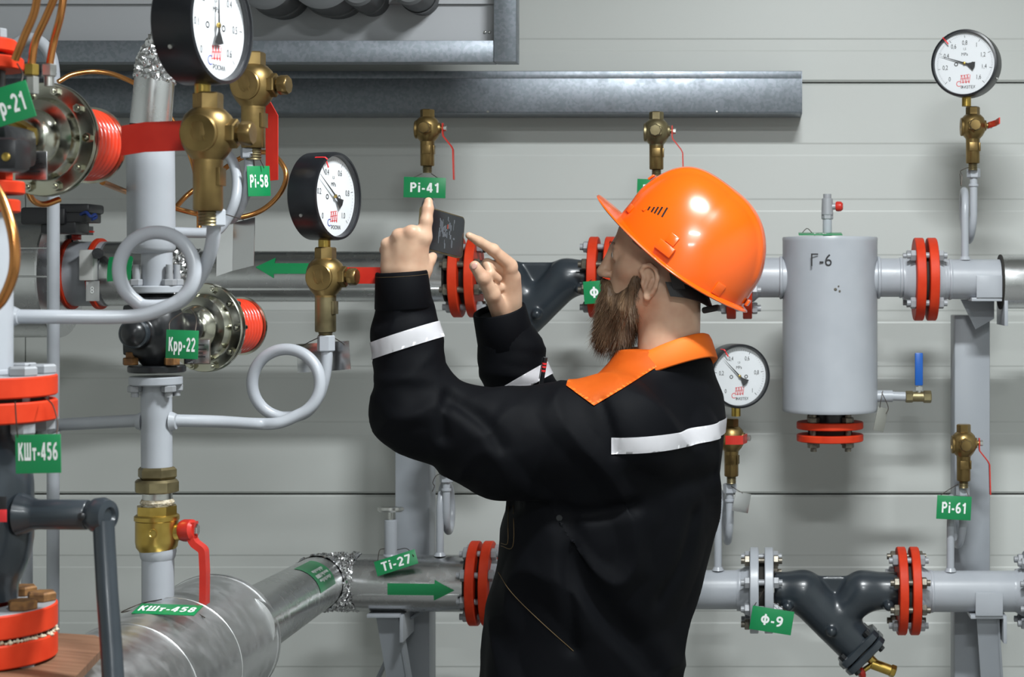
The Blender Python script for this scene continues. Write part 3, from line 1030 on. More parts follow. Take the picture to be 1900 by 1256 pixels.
def decal_on_pipe(label, poly, axis_y, axis_z, r, name='flow_arrow', text=None, cat='sticker', material='green', fine=10):
    """thin sticker wrapped round an X-running pipe; poly is (x, z) in world space, seen from -Y"""
    bm = bmesh.new()
    vs = [bm.verts.new((x, 0, z)) for x, z in poly]
    bm.faces.new(vs)
    zs = [z for x, z in poly]
    for i in range(1, fine):
        zc = min(zs) + (max(zs) - min(zs)) * i / fine
        bmesh.ops.bisect_plane(bm, geom=list(bm.verts) + list(bm.edges) + list(bm.faces), plane_co=(0, 0, zc), plane_no=(0, 0, 1))
    bm.normal_update()
    if bm.faces and list(bm.faces)[0].normal.y > 0:
        bmesh.ops.reverse_faces(bm, faces=list(bm.faces))
    ext = bmesh.ops.extrude_face_region(bm, geom=list(bm.faces))
    inner = set(g for g in ext['geom'] if isinstance(g, bmesh.types.BMVert))
    for v in bm.verts:
        rr = r + (0.0002 if v not in inner else 0.0011)
        s = max(-0.99, min(0.99, (v.co.z - axis_z) / r))
        a = math.asin(s)
        v.co = Vector((v.co.x, axis_y - rr * math.cos(a), axis_z + rr * math.sin(a)))
    bmesh.ops.recalc_face_normals(bm, faces=list(bm.faces))
    bm.verts.index_update()
    mb = MB(); mb.add([v.co.copy() for v in bm.verts], [tuple(v.index for v in f.verts) for f in bm.faces])
    bm.free()
    return single(name, mb, material, label, cat, smooth=False)

# ------------------------------------------------------------------ along the back wall
PD = 4.020
UP, LP = 515, 1096            # picture rows of the two pipe axes
uz, lz = W(0, UP, PD).z, W(0, LP, PD).z


def PX(px, d=PD):
    return S(px - CX, d)


def PZ(py, d=PD):
    return CAMZ - S(py - HZ, d)


# galvanised cable trunking
x0, x1 = -2.3, PX(1487, 4.290)
z0, z1 = PZ(210, 4.290), PZ(132, 4.290)
T = thing('cable_trunking', 'long galvanised steel cable trunking fixed along the back wall', 'trunking', ((x0 + x1) / 2, 4.330, z0))
part('channel', MB().box(((x0 + x1) / 2, 4.355, (z0 + z1) / 2), (x1 - x0, 0.126, z1 - z0), bev=0.0015), 'galv', T)
part('lid', MB().box(((x0 + x1) / 2, 4.291, (z0 + z1) / 2 + 0.0015), (x1 - x0 + 0.001, 0.003, z1 - z0 - 0.002), bev=0.0008), 'galv', T)
part('end_cap', MB().box((x1 + 0.0008, 4.355, (z0 + z1) / 2), (0.0022, 0.128, z1 - z0 + 0.002), bev=0.0006), 'galv', T)
part('lid_lip', MB().box(((x0 + x1) / 2, 4.290, z1 - 0.009), (x1 - x0, 0.0035, 0.018), bev=0.001), 'galv', T)
for px in (905, 1330):
    part('lid_screw', MB().lathe([(0.003, 0), (0.003, 0.0012), (0.002, 0.002)], frame((PX(px, 4.290), 4.290, z0 + 0.004), (0, -1, 0)), 8), 'steel', T)

# framed grey unit hanging in the upper corner
D = 3.870
T = thing('equipment_unit', 'grey panelled unit in a galvanised steel frame above the trunking', 'unit', (PX(420, D), 3.970, PZ(115, D)))
xL, xR = -2.3, PX(958, D)
zb, zt = PZ(115, D), 2.72
part('bottom_rail', MB().box(((xL + PX(916, D)) / 2, D + 0.025, (zb + PZ(75, D)) / 2), (PX(916, D) - xL, 0.05, PZ(75, D) - zb), bev=0.001), 'galv', T)
part('corner_post', MB().box(((PX(917, D) + xR) / 2, D + 0.022, (zb + zt) / 2), (xR - PX(917, D), 0.056, zt - zb), bev=0.001), 'galv', T)
part('panel', MB().box(((xL + PX(917, D)) / 2, D + 0.066, (PZ(74, D) + zt) / 2 - 0.02), (PX(917, D) - xL, 0.02, zt - PZ(74, D) + 0.04)), 'unitpanel', T)
part('upper_panel', MB().box(((xL + PX(916, D)) / 2, D + 0.052, (PZ(1, D) + zt) / 2), (PX(916, D) - xL, 0.012, zt - PZ(1, D))), 'unitpanel', T)
for px, r_ in ((496, 52), (600, 62), (667, 33), (762, 34)):
    yb = {496: 20, 600: 19, 667: 14, 762: 12}[px]
    d2 = 3.790
    rr = S(r_, d2)
    p = W(px, yb, d2) + Vector((0, 0, rr))
    o = part('round_spigot', MB().lathe([(rr * 0.85, -0.004), (rr, 0.002), (rr, 0.20), (rr * 1.02, 0.2)], frame(p + Vector((0, -0.02, 0)), (0, 1, 0)), 36), 'ductgrey', T)
    part('spigot_ring', MB().ring(p + Vector((0, 0.085, 0)), (0, 1, 0), rr * 1.06, rr * 0.9, 0.012, 36), 'castblack' if px == 762 else 'ductgrey', o)
for px, py in ((900, 60), (908, 60)):
    part('screw', MB().lathe([(0.0035, 0), (0.0035, 0.003), (0.002, 0.004)], frame(W(px, py, D + 0.056), (0, -1, 0)), 8), 'steel', T)

# ---- steel posts
def post(label, pxc, w, d, ztop, name='steel_post'):
    x = PX(pxc, d)
    T = thing(name, label, 'post', (x, d, 0), group='grey square steel posts')
    h = ztop
    part('column', MB().box((x, d + w / 2, h / 2), (w, w, h), bev=0.003), 'post', T)
    part('base_plate', MB().box((x, d + w / 2, 0.005), (w * 1.9, w * 1.9, 0.01), bev=0.001), 'post', T)
    return T


pr = post('grey square steel post standing under the pipe next to the tall grey vessel', 1804, S(66, 4.130), 4.130, PZ(585, 4.130))
pm = post('grey square steel post standing behind the worker raised arm', 765, S(64, 4.130), 4.130, PZ(575, 4.130))


def cradle(label, pxc, row, half, brace=True, flip=1, saddle=True):
    """angle bracket under a pipe: saddle, seat plate, gusset web, brace"""
    x = PX(pxc)
    zc = W(0, row, PD).z
    ro = half
    T = thing('pipe_support', label, 'bracket', (x, PD, zc - ro), group='grey pipe brackets')
    if saddle: part('saddle', MB().box((x, PD - ro - 0.002, zc - ro * 0.46), (0.062, 0.005, ro * 1.12), bev=0.0008), 'grey', T)
    if saddle: part('saddle_rear', MB().box((x, PD + ro + 0.002, zc - ro * 0.46), (0.062, 0.005, ro * 1.12), bev=0.0008), 'grey', T)
    part('seat_angle', MB().box((x - 0.004 * flip, PD + 0.02, zc - ro - 0.005), (0.075, 0.13, 0.008), bev=0.001), 'grey', T)
    part('angle_leg', MB().box((x + 0.037 * flip, PD + 0.02, zc - ro - 0.034), (0.008, 0.13, 0.062), bev=0.001), 'grey', T)
    if brace:
        poly = [(x - 0.030, zc - ro - 0.010), (x + 0.028 * 1, zc - ro - 0.010), (x + 0.028, zc - ro - 0.33), (x + 0.012, zc - ro - 0.55), (x - 0.002, zc - ro - 0.55)]
        a = Vector((x, PD - 0.02, zc - ro - 0.01)); b = Vector((x + 0.045 * flip, 4.125, zc - ro - 0.46))
        part('brace', MB().strip([a, b], (1, 0, 0.0), 0.05, 0.006), 'post', T)
        part('brace_web', MB().strip([a + Vector((0.024 * flip, 0.012, 0)), b + Vector((0.024 * flip, 0.012, 0))], (0, 1, 0.2), 0.035, 0.005), 'post', T)
    return T


cradle('grey pipe bracket under the upper pipe, on top of its post', 1832, UP, S(36, PD), brace=False)
part('gusset', MB().prism([(PX(1787), PZ(556)), (PX(1850), PZ(556)), (PX(1850), PZ(592)), (PX(1815), PZ(612))], 0.006, Matrix.Translation((0, 4.070, 0))), 'post', pr)
cradle('grey pipe bracket with a sloping brace under the lower pipe near the strainer', 1830, LP, S(38, PD), True, 1)
cradle('grey pipe bracket with a sloping brace under the silver clad pipe', 722, 1080, S(52, PD), True, 1, False)
part('knee_brace', MB().strip([W(700, 1262, 4.170), W(752, 1150, 4.090), W(795, 1128, 4.070)], (0, 1, 0), 0.05, 0.006), 'post', pm)

# ---- upper pipe run
T = pipe('clad_pipe', 'silver foil clad pipe behind the gauge with the hanging metal tag', [W(330, 513, PD), W(828, 513, PD)], S(47, PD), 'clad', 40, group='silver clad pipes',
         welds=[(W(372, 513, PD), (1, 0, 0), S(48, PD))])
part('rim', MB().ring(W(829, 513, PD), (1, 0, 0), S(47.5, PD), S(20, PD), 0.006, 40), 'gasket', T)
part('lap_seam', MB().box((PX(600), PD - S(43, PD), PZ(536)), (PX(824) - PX(376), 0.0022, 0.006), bev=0.0006), 'clad', T)
# crumpled foil sleeve on it
def crumple(label, p0, p1, r0, r1, name='foil_wrap', amp=0.006, seg=64, n=26, seed=1, bend=None, mid=None):
    rng = random.Random(seed)
    p0, p1 = Vector(p0), Vector(p1)
    pts = []
    for i in range(n + 1):
        t = i / n
        pts.append(p0.lerp(p1, t) if mid is None else (p0 * (1 - t) ** 2 + Vector(mid) * 2 * t * (1 - t) + p1 * t * t))
    vs, fs = [], []
    x = None
    for i, p in enumerate(pts):
        tg = (pts[min(i + 1, n)] - pts[max(i - 1, 0)]).normalized()
        if x is None:
            x = Vector((0, 0, 1)) if abs(tg.z) < 0.9 else Vector((1, 0, 0))
        x = (x - tg * x.dot(tg)).normalized(); y = tg.cross(x)
        r = r0 + (r1 - r0) * i / n
        for k in range(seg):
            a = 2 * math.pi * k / seg
            e = rng.uniform(-1, 1) * amp * (0.25 if i in (0, n) else 1)
            vs.append(p + (x * math.cos(a) + y * math.sin(a)) * (r + e) + tg * rng.uniform(-1, 1) * amp * 0.4)
    for i in range(n):
        for k in range(seg):
            k2 = (k + 1) % seg
            a, b, c, d = i * seg + k, i * seg + k2, (i + 1) * seg + k2, (i + 1) * seg + k
            fs += [(a, b, c), (a, c, d)] if (i + k) % 2 else [(a, b, d), (b, c, d)]
    mb = MB(); mb.add(vs, fs)
    return single(name, mb, 'foil', label, 'foil', smooth=False)


crumple('crumpled silver foil wrapped round the reducer behind the grey riser', W(282, 513, PD), W(372, 513, PD), S(62, PD), S(49, PD), amp=0.005, seed=3)
decal_on_pipe('green arrow sticker pointing along the upper clad pipe behind a brass valve',
              [(PX(x), PZ(y)) for x, y in ((487, 496), (521, 479), (521, 489), (600, 489), (600, 508), (521, 508), (521, 516))], PD, uz + S(2, PD), S(47.6, PD))
decal_on_pipe('worn green label with pale print on the clad pipe behind the grey coil',
              [(PX(x), PZ(y)) for x, y in ((222, 478), (262, 476), (266, 480), (266, 520), (222, 522))], PD, uz, S(63, PD), name='pipe_label')
# big clad pipe and wafer valve at the corner
bd = 3.970
T = pipe('clad_pipe', 'wide silver clad pipe behind the slate valve, ending at the wafer valve', [W(-180, 508, bd), W(112, 508, bd)], S(118, bd), 'clad', 48, group='silver clad pipes')
part('end_cover', MB().lathe([(S(118, bd), -0.001), (S(117, bd), 0.004), (S(60, bd), 0.006)], frame(W(112, 508, bd), (1, 0, 0)), 48), 'clad', T)
for py in (462, 513):
    part('bead', MB().box((PX(20, bd), bd - S(112, bd), PZ(py, bd)), (0.3, 0.02, 0.004), bev=0.001), 'clad', T)
T = thing('wafer_valve', 'grey wafer valve with two red rimmed flanges on the upper pipe', 'valve', W(160, 508, PD))
for px, r_ in ((118, 66), (133, 66), (186, 66)):
    part('red_rim', MB().ring(W(px, 508, PD), (1, 0, 0), S(r_, PD), S(50, PD), 0.011, 48), 'red', T)
part('body', MB().cyl(W(100, 508, PD), W(205, 508, PD), S(60, PD), seg=40), 'grey', T)
part('outlet', MB().cyl(W(200, 508, PD), W(296, 508, PD), S(60, PD), seg=40), 'clad', T)
part('junction_box', MB().box(W(164, 492, 3.930), (S(26, PD), 0.03, S(56, PD)), bev=0.003), 'whitebox', T)
part('cable_gland', MB().cyl(W(181, 470, 3.950), W(181, 470, 3.870), 0.012, seg=14), 'castblack', T)
part('sticker', MB().box(W(172, 540, 3.925), (0.03, 0.002, 0.045), bev=0.0005), 'sticker', T)
part('sticker_mark', moved(text_mb('8', 0.022, 0.8, 0.01), Matrix.Translation(W(171, 538, 3.922))), 'white', T, smooth=False)
part('stem', MB().cyl(W(125, 450, PD), W(125, 400, PD), 0.012, seg=16).box(W(128, 444, PD), (0.03, 0.03, 0.02)), 'castblack', T)
T = thing('valve_actuator', 'black electric actuator box with a blue cable on top of the wafer valve', 'actuator', W(118, 440, PD))
part('housing', MB().box(W(96, 402, 3.80), (S(78, PD), 0.10, S(30, PD)), bev=0.006).box(W(122, 419, 3.80), (S(60, PD), 0.08, S(28, PD)), bev=0.004), 'blackplastic', T)
part('cover', MB().box(W(145, 388, 3.80), (S(66, PD), 0.09, S(16, PD)), bev=0.005).box(W(143, 404, 3.80), (S(60, PD), 0.085, S(18, PD)), bev=0.003), 'blackplastic', T)
part('coupling', MB().box(W(126, 426, 3.90), (0.03, 0.22, 0.02)), 'castblack', T)
part('cable', MB().tube(spline([W(150, 398, 3.760), W(160, 394, 3.750), W(168, 402, 3.745), W(176, 398, 3.760), W(178, 404, 3.765), W(170, 407, 3.755)], 6), 0.0035, 8), 'bluewire', T)
T = thing('lock_lever', 'little red lever sticking up beside the actuator', 'lever', W(143, 446, PD))
part('handle', MB().strip([W(138, 446, 3.970), W(142, 432, 3.970), W(150, 429, 3.970), W(174, 430, 3.970)], (0, 1, 0), 0.008, 0.004), 'redplastic', T)
part('bracket', MB().box(W(142, 440, 3.970), (0.016, 0.02, 0.012), bev=0.002), 'redplastic', T)

fj = dict(R=S(75, PD), t=S(17, PD), gap=S(13, PD), rp=S(36, PD), n=8, br=0.0072)
flange_joint('red flange joint behind the raised phone, at the end of the clad pipe', W(865, 514, PD), (1, 0, 0), mats=('red', 'red'), bolts=('boltdark', 'boltgrey'), neck=(0.02, 0), neckmat=('castblack', 'slate'), **fj)
strainer('slate cast strainer behind the pointing hand', W(990, 514, PD), mirror=-1, r=0.039, half=S(102, PD), drain=False)
flange_joint('red flange joint partly hidden behind the bearded face', W(1118, 514, PD), (1, 0, 0), bolts=('boltdark', 'boltgrey'), neck=(0, 0.02), **fj)
pipe('steel_pipe', 'grey pipe passing behind the orange helmet', [W(1140, 514, PD), W(1355, 514, PD)], S(36, PD), group='grey steel pipes')
flange_joint('red flange joint peeping out under the back of the helmet', W(1372, 514, PD), (1, 0, 0), bolts=('boltgrey', 'boltgrey'), neck=(0.02, 0.02), **dict(fj, R=S(78, PD)))
pipe('steel_pipe', 'short grey pipe joining the helmet side flange to the tall vessel', [W(1392, 515, PD), W(1460, 515, PD)], S(37, PD), group='grey steel pipes',
     welds=[(W(1402, 515, PD), (1, 0, 0), S(37, PD)), (W(1449, 515, PD), (1, 0, 0), S(38.5, PD))])

# tall grey vessel
vx = W(1540, 0, PD).x
vr = S(88, PD)
vt, vb = PZ(440), PZ(763)
T = thing('separator_vessel', 'tall grey cylindrical vessel marked with black handwriting', 'vessel', (vx, PD, vb))
prof = [(vr * 0.6, vb + 0.006), (vr * 0.985, vb), (vr * 1.006, vb + 0.004), (vr, vb + 0.009), (vr, vt - 0.010), (vr * 1.006, vt - 0.004), (vr * 0.99, vt), (vr * 0.5, vt + 0.002)]
part('shell', MB().lathe(prof, Matrix.Translation((vx, PD, 0)), 72), 'grey', T)
part('handwriting', moved(text_mb('Г-6', S(31, PD), 0.95, 0.0, 0.0002), Matrix.Translation((PX(1524, PD - vr), PD - vr - 0.0006, PZ(482, PD - vr)))), 'ink', T, smooth=False)
for px_, py_, r_ in ((1550, 537, 3), (1558, 540, 2), (1556, 531, 1.6)):
    part('paint_chip', MB().lathe([(S(r_, PD), 0), (S(r_ * 0.8, PD), 0.0006)], frame((PX(px_, PD - vr), PD - vr - 0.0002, PZ(py_, PD - vr)), (0, -1, 0)), 7), 'boltdark', T)
# air vent on top
T = thing('air_vent', 'small grey air vent with a red cap on top of the vessel', 'vent', W(1535, 437, PD))
part('pipe', MB().cyl(W(1535, 440, PD), W(1535, 405, PD), S(8.5, PD), seg=20), 'grey', T)
part('body', MB().hex(W(1535, 407, PD), W(1535, 398, PD), S(11, PD)).cyl(W(1535, 399, PD), W(1535, 368, PD), S(11, PD), S(10, PD), 20, bev=0.001).cyl(W(1535, 369, PD), W(1535, 360, PD), S(7.5, PD), seg=14).cyl(W(1540, 383, PD), W(1554, 383, PD), S(6, PD), seg=16), 'boltgrey', T)
part('red_cap', MB().lathe([(S(8.5, PD), 0), (S(9.5, PD), 0.004), (S(9, PD), 0.012), (S(6, PD), 0.016)], frame(W(1551, 383, PD), (1, -0.15, 0)), 18), 'redplastic', T)
tag('green tag lying flat on top of the vessel', 'Г-6', W(1522, 434, PD - 0.03), S(80, PD), S(40, PD), pitch=math.radians(-83), size=0.03,
    wires=[[W(1487, 434, PD), W(1497, 424, PD), W(1505, 430, PD), W(1512, 437, PD)]])
# drain outlet with blue lever
T = thing('drain_valve', 'small drain valve with a blue lever at the foot of the vessel', 'valve', W(1680, 748, PD))
part('nipple', MB().cyl(W(1620, 735, PD), W(1656, 735, PD), S(11, PD), seg=20).cyl(W(1654, 735, PD), W(1686, 736, PD), S(8.5, PD), seg=18), 'grey', T)
part('body', MB().hex(W(1680, 736, PD), W(1694, 736, PD), S(11, PD)).cyl(W(1692, 736, PD), W(1716, 736, PD), S(9.5, PD), seg=18).hex(W(1713, 736, PD), W(1728, 736, PD), S(11.5, PD)), 'bronze', T)
part('stem', MB().cyl(W(1705, 730, PD), W(1705, 716, PD), S(5, PD), seg=12).box(W(1705, 721, PD), (S(12, PD), 0.012, S(7, PD))), 'steel', T)
part('lever', MB().box(W(1705, 685, PD), (S(15, PD), 0.006, S(61, PD)), bev=0.0025), 'blue', T, label='blue plastic lever')
# blind flange below
fz = W(1540, 800, PD)
flange_joint('red horizontal flange joint under the vessel', fz, (0, 0, -1), R=S(62, PD), t=S(13, PD), gap=S(10, PD), rp=S(36, PD), n=4, bolts=('boltdark', 'boltdark'), neck=(0.0, 0), br=0.0075, pcd=0.72)
single('vessel_neck', MB().cyl(W(1540, 760, PD), W(1540, 784, PD), S(38, PD), seg=32), 'castblack', 'short black neck between the vessel and its bottom flange', 'pipe')
T = tag('dull metal tag hanging by wire from the vessel drain', '', W(1634, 778, PD - 0.03), S(22, PD), S(44, PD), roll=math.radians(14), yaw=math.radians(25), platemat='tagdull', name='metal_tag', group='blank metal tags',
        wires=[[W(1638, 725, PD - 0.03), W(1634, 745, PD - 0.035), W(1632, 760, PD - 0.03)], [W(1636, 728, PD - 0.03), W(1648, 755, PD - 0.03), W(1644, 768, PD - 0.03)]])
pipe('steel_pipe', 'grey pipe leaving the tall vessel towards the red flange', [W(1618, 515, PD), W(1693, 515, PD)], S(36, PD), group='grey steel pipes',
     welds=[(W(1630, 515, PD), (1, 0, 0), S(38, PD)), (W(1671, 515, PD), (1, 0, 0), S(36.5, PD))])
flange_joint('red flange joint between the vessel and the post bracket', W(1716, 518, PD), (1, 0, 0), neck=(0.025, 0.025), bolts=('boltgrey', 'boltgrey'), **dict(fj, gap=S(7, PD), R=S(77, PD), n=4))
pipe('steel_pipe', 'grey pipe resting on the post bracket', [W(1735, 518, PD), W(1856, 518, PD)], S(37, PD), group='grey steel pipes',
     welds=[(W(1762, 518, PD), (1, 0, 0), S(37, PD)), (W(1752, 518, PD), (1, 0, 0), S(37, PD))])
T = pipe('clad_pipe', 'silver clad pipe leaving past the top gauge siphon', [W(1856, 523, PD), W(2080, 523, PD)], S(50, PD), 'clad', 40, group='silver clad pipes')
part('rim', MB().ring(W(1856, 523, PD), (1, 0, 0), S(51, PD), S(30, PD), 0.005, 40), 'gasket', T)

# ---- lower pipe run
T = pipe('clad_pipe', 'silver clad pipe with the arrow sticker, ending at a red flange', [W(640, 1080, PD), W(866, 1083, PD)], S(52, PD), 'clad', 44, group='silver clad pipes')
part('rim', MB().ring(W(867, 1083, PD), (1, 0, 0), S(52.5, PD), S(20, PD), 0.005, 40), 'gasket', T)
part('lap_seam', MB().box((PX(755), PD - S(50, PD), PZ(1095)), (PX(862) - PX(650), 0.0022, 0.005), bev=0.0006), 'clad', T)
zax = PZ(1082)
decal_on_pipe('green arrow sticker pointing along the lower clad pipe at the red flange',
              [(PX(x), PZ(y)) for x, y in ((730, 1073), (816, 1074), (816, 1067), (852, 1086), (814, 1105), (814, 1095), (730, 1094))], PD, zax, S(52.8, PD))
flange_joint('red flange joint next to the worker waist on the lower pipe', W(894, 1082, PD), (1, 0, 0), neck=(0.0, 0.02), bolts=('boltgrey', 'boltgrey'), **dict(fj, R=S(78, PD), gap=S(8, PD)))
single('pipe_stub', MB().cyl(W(864, 1082, PD), W(880, 1082, PD), S(40, PD), seg=32), 'slate', 'short slate stub between the clad pipe and its red flange', 'pipe')
pipe('steel_pipe', 'grey pipe passing behind the worker waist', [W(912, 1094, PD), W(1396, 1094, PD)], S(36, PD), group='grey steel pipes',
     welds=[(W(1372, 1094, PD), (1, 0, 0), S(36.5, PD))])
flange_joint('grey flange joint holding the green strainer tag', W(1413, 1095, PD), (1, 0, 0), mats=('grey', 'grey'), bolts=('boltgrey', 'boltdark'), neck=(0.03, 0.0), **dict(fj, R=S(79, PD), t=S(16, PD), gap=S(11, PD)))
strainer('slate cast strainer on the lower pipe between grey and red flanges', W(1551, 1096, PD), mirror=1, r=0.043, half=S(114, PD))
flange_joint('red flange joint at the outlet of the lower strainer', W(1684, 1096, PD), (1, 0, 0), bolts=('boltdark', 'boltgrey'), neck=(0.0, 0.03), **dict(fj, R=S(81, PD), gap=S(8, PD), t=S(16, PD)))
pipe('steel_pipe', 'grey pipe on the lower bracket beyond the strainer', [W(1702, 1097, PD), W(1893, 1097, PD)], S(38, PD), group='grey steel pipes',
     welds=[(W(1728, 1097, PD), (1, 0, 0), S(38, PD)), (W(1888, 1097, PD), (1, 0, 0), S(38, PD))])
flange_joint('grey flange joint cut by the picture edge on the lower pipe', W(1925, 1097, PD), (1, 0, 0), mats=('grey', 'grey'), neck=(0.03, 0.03), **fj)

# thermowell with hand wheel
D2 = PD
T = thing('thermowell', 'grey thermowell with a small silver hand wheel on the clad pipe', 'thermowell', W(725, 1030, D2))
part('tube', MB().cyl(W(725, 1034, D2), W(725, 966, D2), S(12, D2), seg=24).cyl(W(725, 975, D2), W(725, 964, D2), S(11, D2), seg=24, bev=0.001), 'grey', T)
part('spindle', MB().cyl(W(725, 966, D2), W(725, 948, D2), S(5, D2), seg=12), 'steel', T)
part('hand_wheel', MB().lathe([(S(6, D2), -0.003), (S(20, D2), -0.006), (S(24, D2), -0.002), (S(24, D2), 0.004), (S(20, D2), 0.006), (S(8, D2), 0.002)], frame(W(725, 945, D2), (0, 0.1, 1)), 28), 'steel', T)
part('weld_bead', MB().lathe([(S(16, D2), 0), (S(13, D2), 0.008)], frame(W(725, 1034, D2), (0, 0, 1)), 20), 'grey', T)
tag('green tag hung askew on the clad pipe, reading Ti-27', 'Ti-27', W(735, 1044, PD - 0.075), S(78, PD - .07), S(28, PD - .07), roll=math.radians(-18), pitch=math.radians(-18), size=0.029, sx=1.15,
    wires=[[W(700, 1050, PD - .075), W(704, 1022, PD - .04), W(713, 1018, PD - .02)], [W(768, 1032, PD - .075), W(755, 1018, PD - .05), W(737, 1020, PD - .02)]])

# ---- gauge valves, siphons and gauges on the wall side
VD = 4.000
gauge_valve('brass gauge valve above the Pi-41 tag', W(793, 238, VD), 0.0, 0.98)
siphon_yz('grey siphon pipe below the Pi-41 tag, behind the phone', W(793, 0, VD).x, W(783, 0, VD).x, VD + 0.015, PZ(345, VD), PZ(470, VD), PZ(410, VD), 0.05)
tag('green tag reading Pi-41 above the phone', 'Pi-41', W(788, 348, VD - 0.03), S(78, VD - .03), S(38, VD - .03), roll=math.radians(1.5), size=0.030, sx=1.12,
    wires=[[W(753, 334, VD - .03), W(770, 328, VD - .025), W(783, 322, VD - .015)], [W(822, 336, VD - .03), W(812, 330, VD - .025), W(800, 322, VD - .015)]])
gauge_valve('brass gauge valve standing behind the orange helmet', W(1218, 243, VD), 0.0, 1.0, material='bronze')
siphon_yz('grey siphon pipe hidden behind the orange helmet', W(1218, 0, VD).x, W(1208, 0, VD).x, VD + 0.015, PZ(345, VD), PZ(480, VD), PZ(415, VD), 0.05)
tag('green tag peeping out behind the helmet top', 'Pi-42', W(1221, 352, VD - 0.03), S(78, VD - .03), S(38, VD - .03), roll=math.radians(2), size=0.030, sx=1.12)

# top gauge
gauge('black pressure gauge high on the wall, its needle low', W(1789, 117, 3.940), math.radians(-20), R=S(63, 3.940), depth=0.05,
      numerals=('0', '0,2', '0,4', '0,6', '0,8', '1', '1,2', '1,4', '1,6'), value=0.235, red=0.355, unit='MPa', brand='ФИЗТЕХ')
gauge_valve('brass gauge valve under the high wall gauge, lever end facing out', W(1805, 233, VD), 0.0, 0.98, leverpts=[(0.036, 0.012, 0), (0.036, -0.012, 0), (0.037, -0.018, 0), (0.046, -0.036, 0.002), (0.047, -0.042, 0.002), (0.047, -0.11, 0.002)])
siphon_yz('grey siphon pipe under the high wall gauge', W(1808, 0, VD).x, W(1792, 0, VD).x, VD + 0.015, PZ(318, VD), PZ(482, VD), PZ(398, VD), 0.058)
single('wire_loop', MB().tube(spline([W(1800, 310, VD), W(1790, 313, VD), W(1782, 318, VD), W(1785, 326, VD), W(1783, 345, VD - .005), W(1781, 322, VD)], 6), 0.0009, 6), 'wire', 'loop of tie wire left on the siphon nut under the high gauge', 'wire')

# middle gauge
gauge('black pressure gauge just behind the worker back', W(1373, 698, 3.940), math.radians(24), R=S(60, 3.940), depth=0.05,
      numerals=('0', '0,2', '0,4', '0,6', '0,8', '1'), value=0.335, red=0.375, unit='MPa', brand='ФИЗТЕХ')
gauge_valve('brass gauge valve beside the worker back with its lever turned out', W(1357, 812, VD), math.radians(-12), 1.0, plug=False, lever=None,
            leverpts=[(0.036, 0, 0), (0.037, -0.01, 0), (0.037, -0.05, 0), (0.025, -0.058, 0), (-0.0, -0.06, 0)], lw=0.02)
siphon_yz('grey siphon pipe beside the worker back', W(1354, 0, VD).x, W(1332, 0, VD).x, VD + 0.015, PZ(905, VD), PZ(1060, VD), PZ(968, VD), 0.055)
tag('blank metal tag on a wire beside the worker back', '', W(1376, 932, VD - 0.01), S(34, VD), S(36, VD), roll=math.radians(12), yaw=math.radians(30), platemat='tagmetal', name='metal_tag', group='blank metal tags',
    wires=[[W(1357, 902, VD), W(1366, 908, VD - .01), W(1378, 915, VD - .01)]])

# Pi-61
gauge_valve('brass gauge valve in front of the steel post with a red bent lever', W(1788, 822, VD), 0.0, 0.98)
siphon_yz('grey siphon pipe in front of the steel post', W(1788, 0, VD).x, W(1765, 0, VD).x, VD + 0.015, PZ(910, VD), PZ(1062, VD), PZ(975, VD), 0.054)
tag('green tag reading Pi-61 in front of the steel post', 'Pi-61', W(1770, 942, VD - 0.03), S(64, VD - .03), S(44, VD - .03), roll=math.radians(3), size=0.034, sx=0.84,
    wires=[[W(1742, 922, VD - .03), W(1755, 912, VD - .025), W(1778, 898, VD - .015)], [W(1800, 930, VD - .03), W(1796, 918, VD - .02), W(1790, 905, VD - .015)]])
# siphon under the arm
siphon_yz('grey siphon pipe on the clad pipe, under the worker elbow', W(826, 0, VD).x, W(814, 0, VD).x, VD + 0.015, PZ(885, VD), PZ(1033, VD), PZ(948, VD), 0.056)
gauge_valve('brass gauge valve hidden behind the worker elbow', W(826, 796, VD), 0.0, 0.98)
single('wire_loop', MB().tube(spline([W(824, 878, VD), W(810, 882, VD), W(803, 895, VD), W(806, 902, VD), W(802, 912, VD)], 6), 0.0009, 6), 'wire', 'loop of tie wire on the siphon under the worker elbow', 'wire')
# strainer tags
tag('green tag wired to the grey flange, reading Ф-9', 'Ф-9', W(1432, 1151, PD - 0.1), S(78, PD - .1), S(44, PD - .1), roll=math.radians(9), size=0.032, sx=1.12,
    wires=[[W(1398, 1126, PD - .1), W(1412, 1104, PD - .09), W(1424, 1082, PD - .07)], [W(1465, 1137, PD - .1), W(1440, 1120, PD - .09), W(1424, 1112, PD - .07)]])
tag('green tag in front of the bearded mouth, partly hidden', 'Ф-4', W(1120, 541, PD - 0.1), S(74, PD - .1), S(42, PD - .1), roll=math.radians(-4), size=0.032, sx=1.12, tx=-0.006,
    wires=[[W(1090, 524, PD - .1), W(1100, 518, PD - .09), W(1112, 515, PD - .08)]])

# ------------------------------------------------------------------ risers and regulators in the near corner
RD = 2.82          # riser carrying the Крр-22 regulator
ND = 2.22          # nearest riser, cut by the picture edge


def ring_flange(mb, c, axis, R, ri, t):
    return mb.ring(c, axis, R, ri, t, 48, 0.0018)


def stud(T, p, axis, L, r, material, heads=(True, True), name='bolt'):
    fr = frame((0, 0, 0), axis)
    me = bolt_mesh(L, r, material, heads)
    m = Matrix.Translation(Vector(p) - MW[T.name].translation) @ fr.to_3x3().to_4x4() @ Matrix.Rotation(random.random(), 4, 'Z')
    return placed(name, me, T, m)


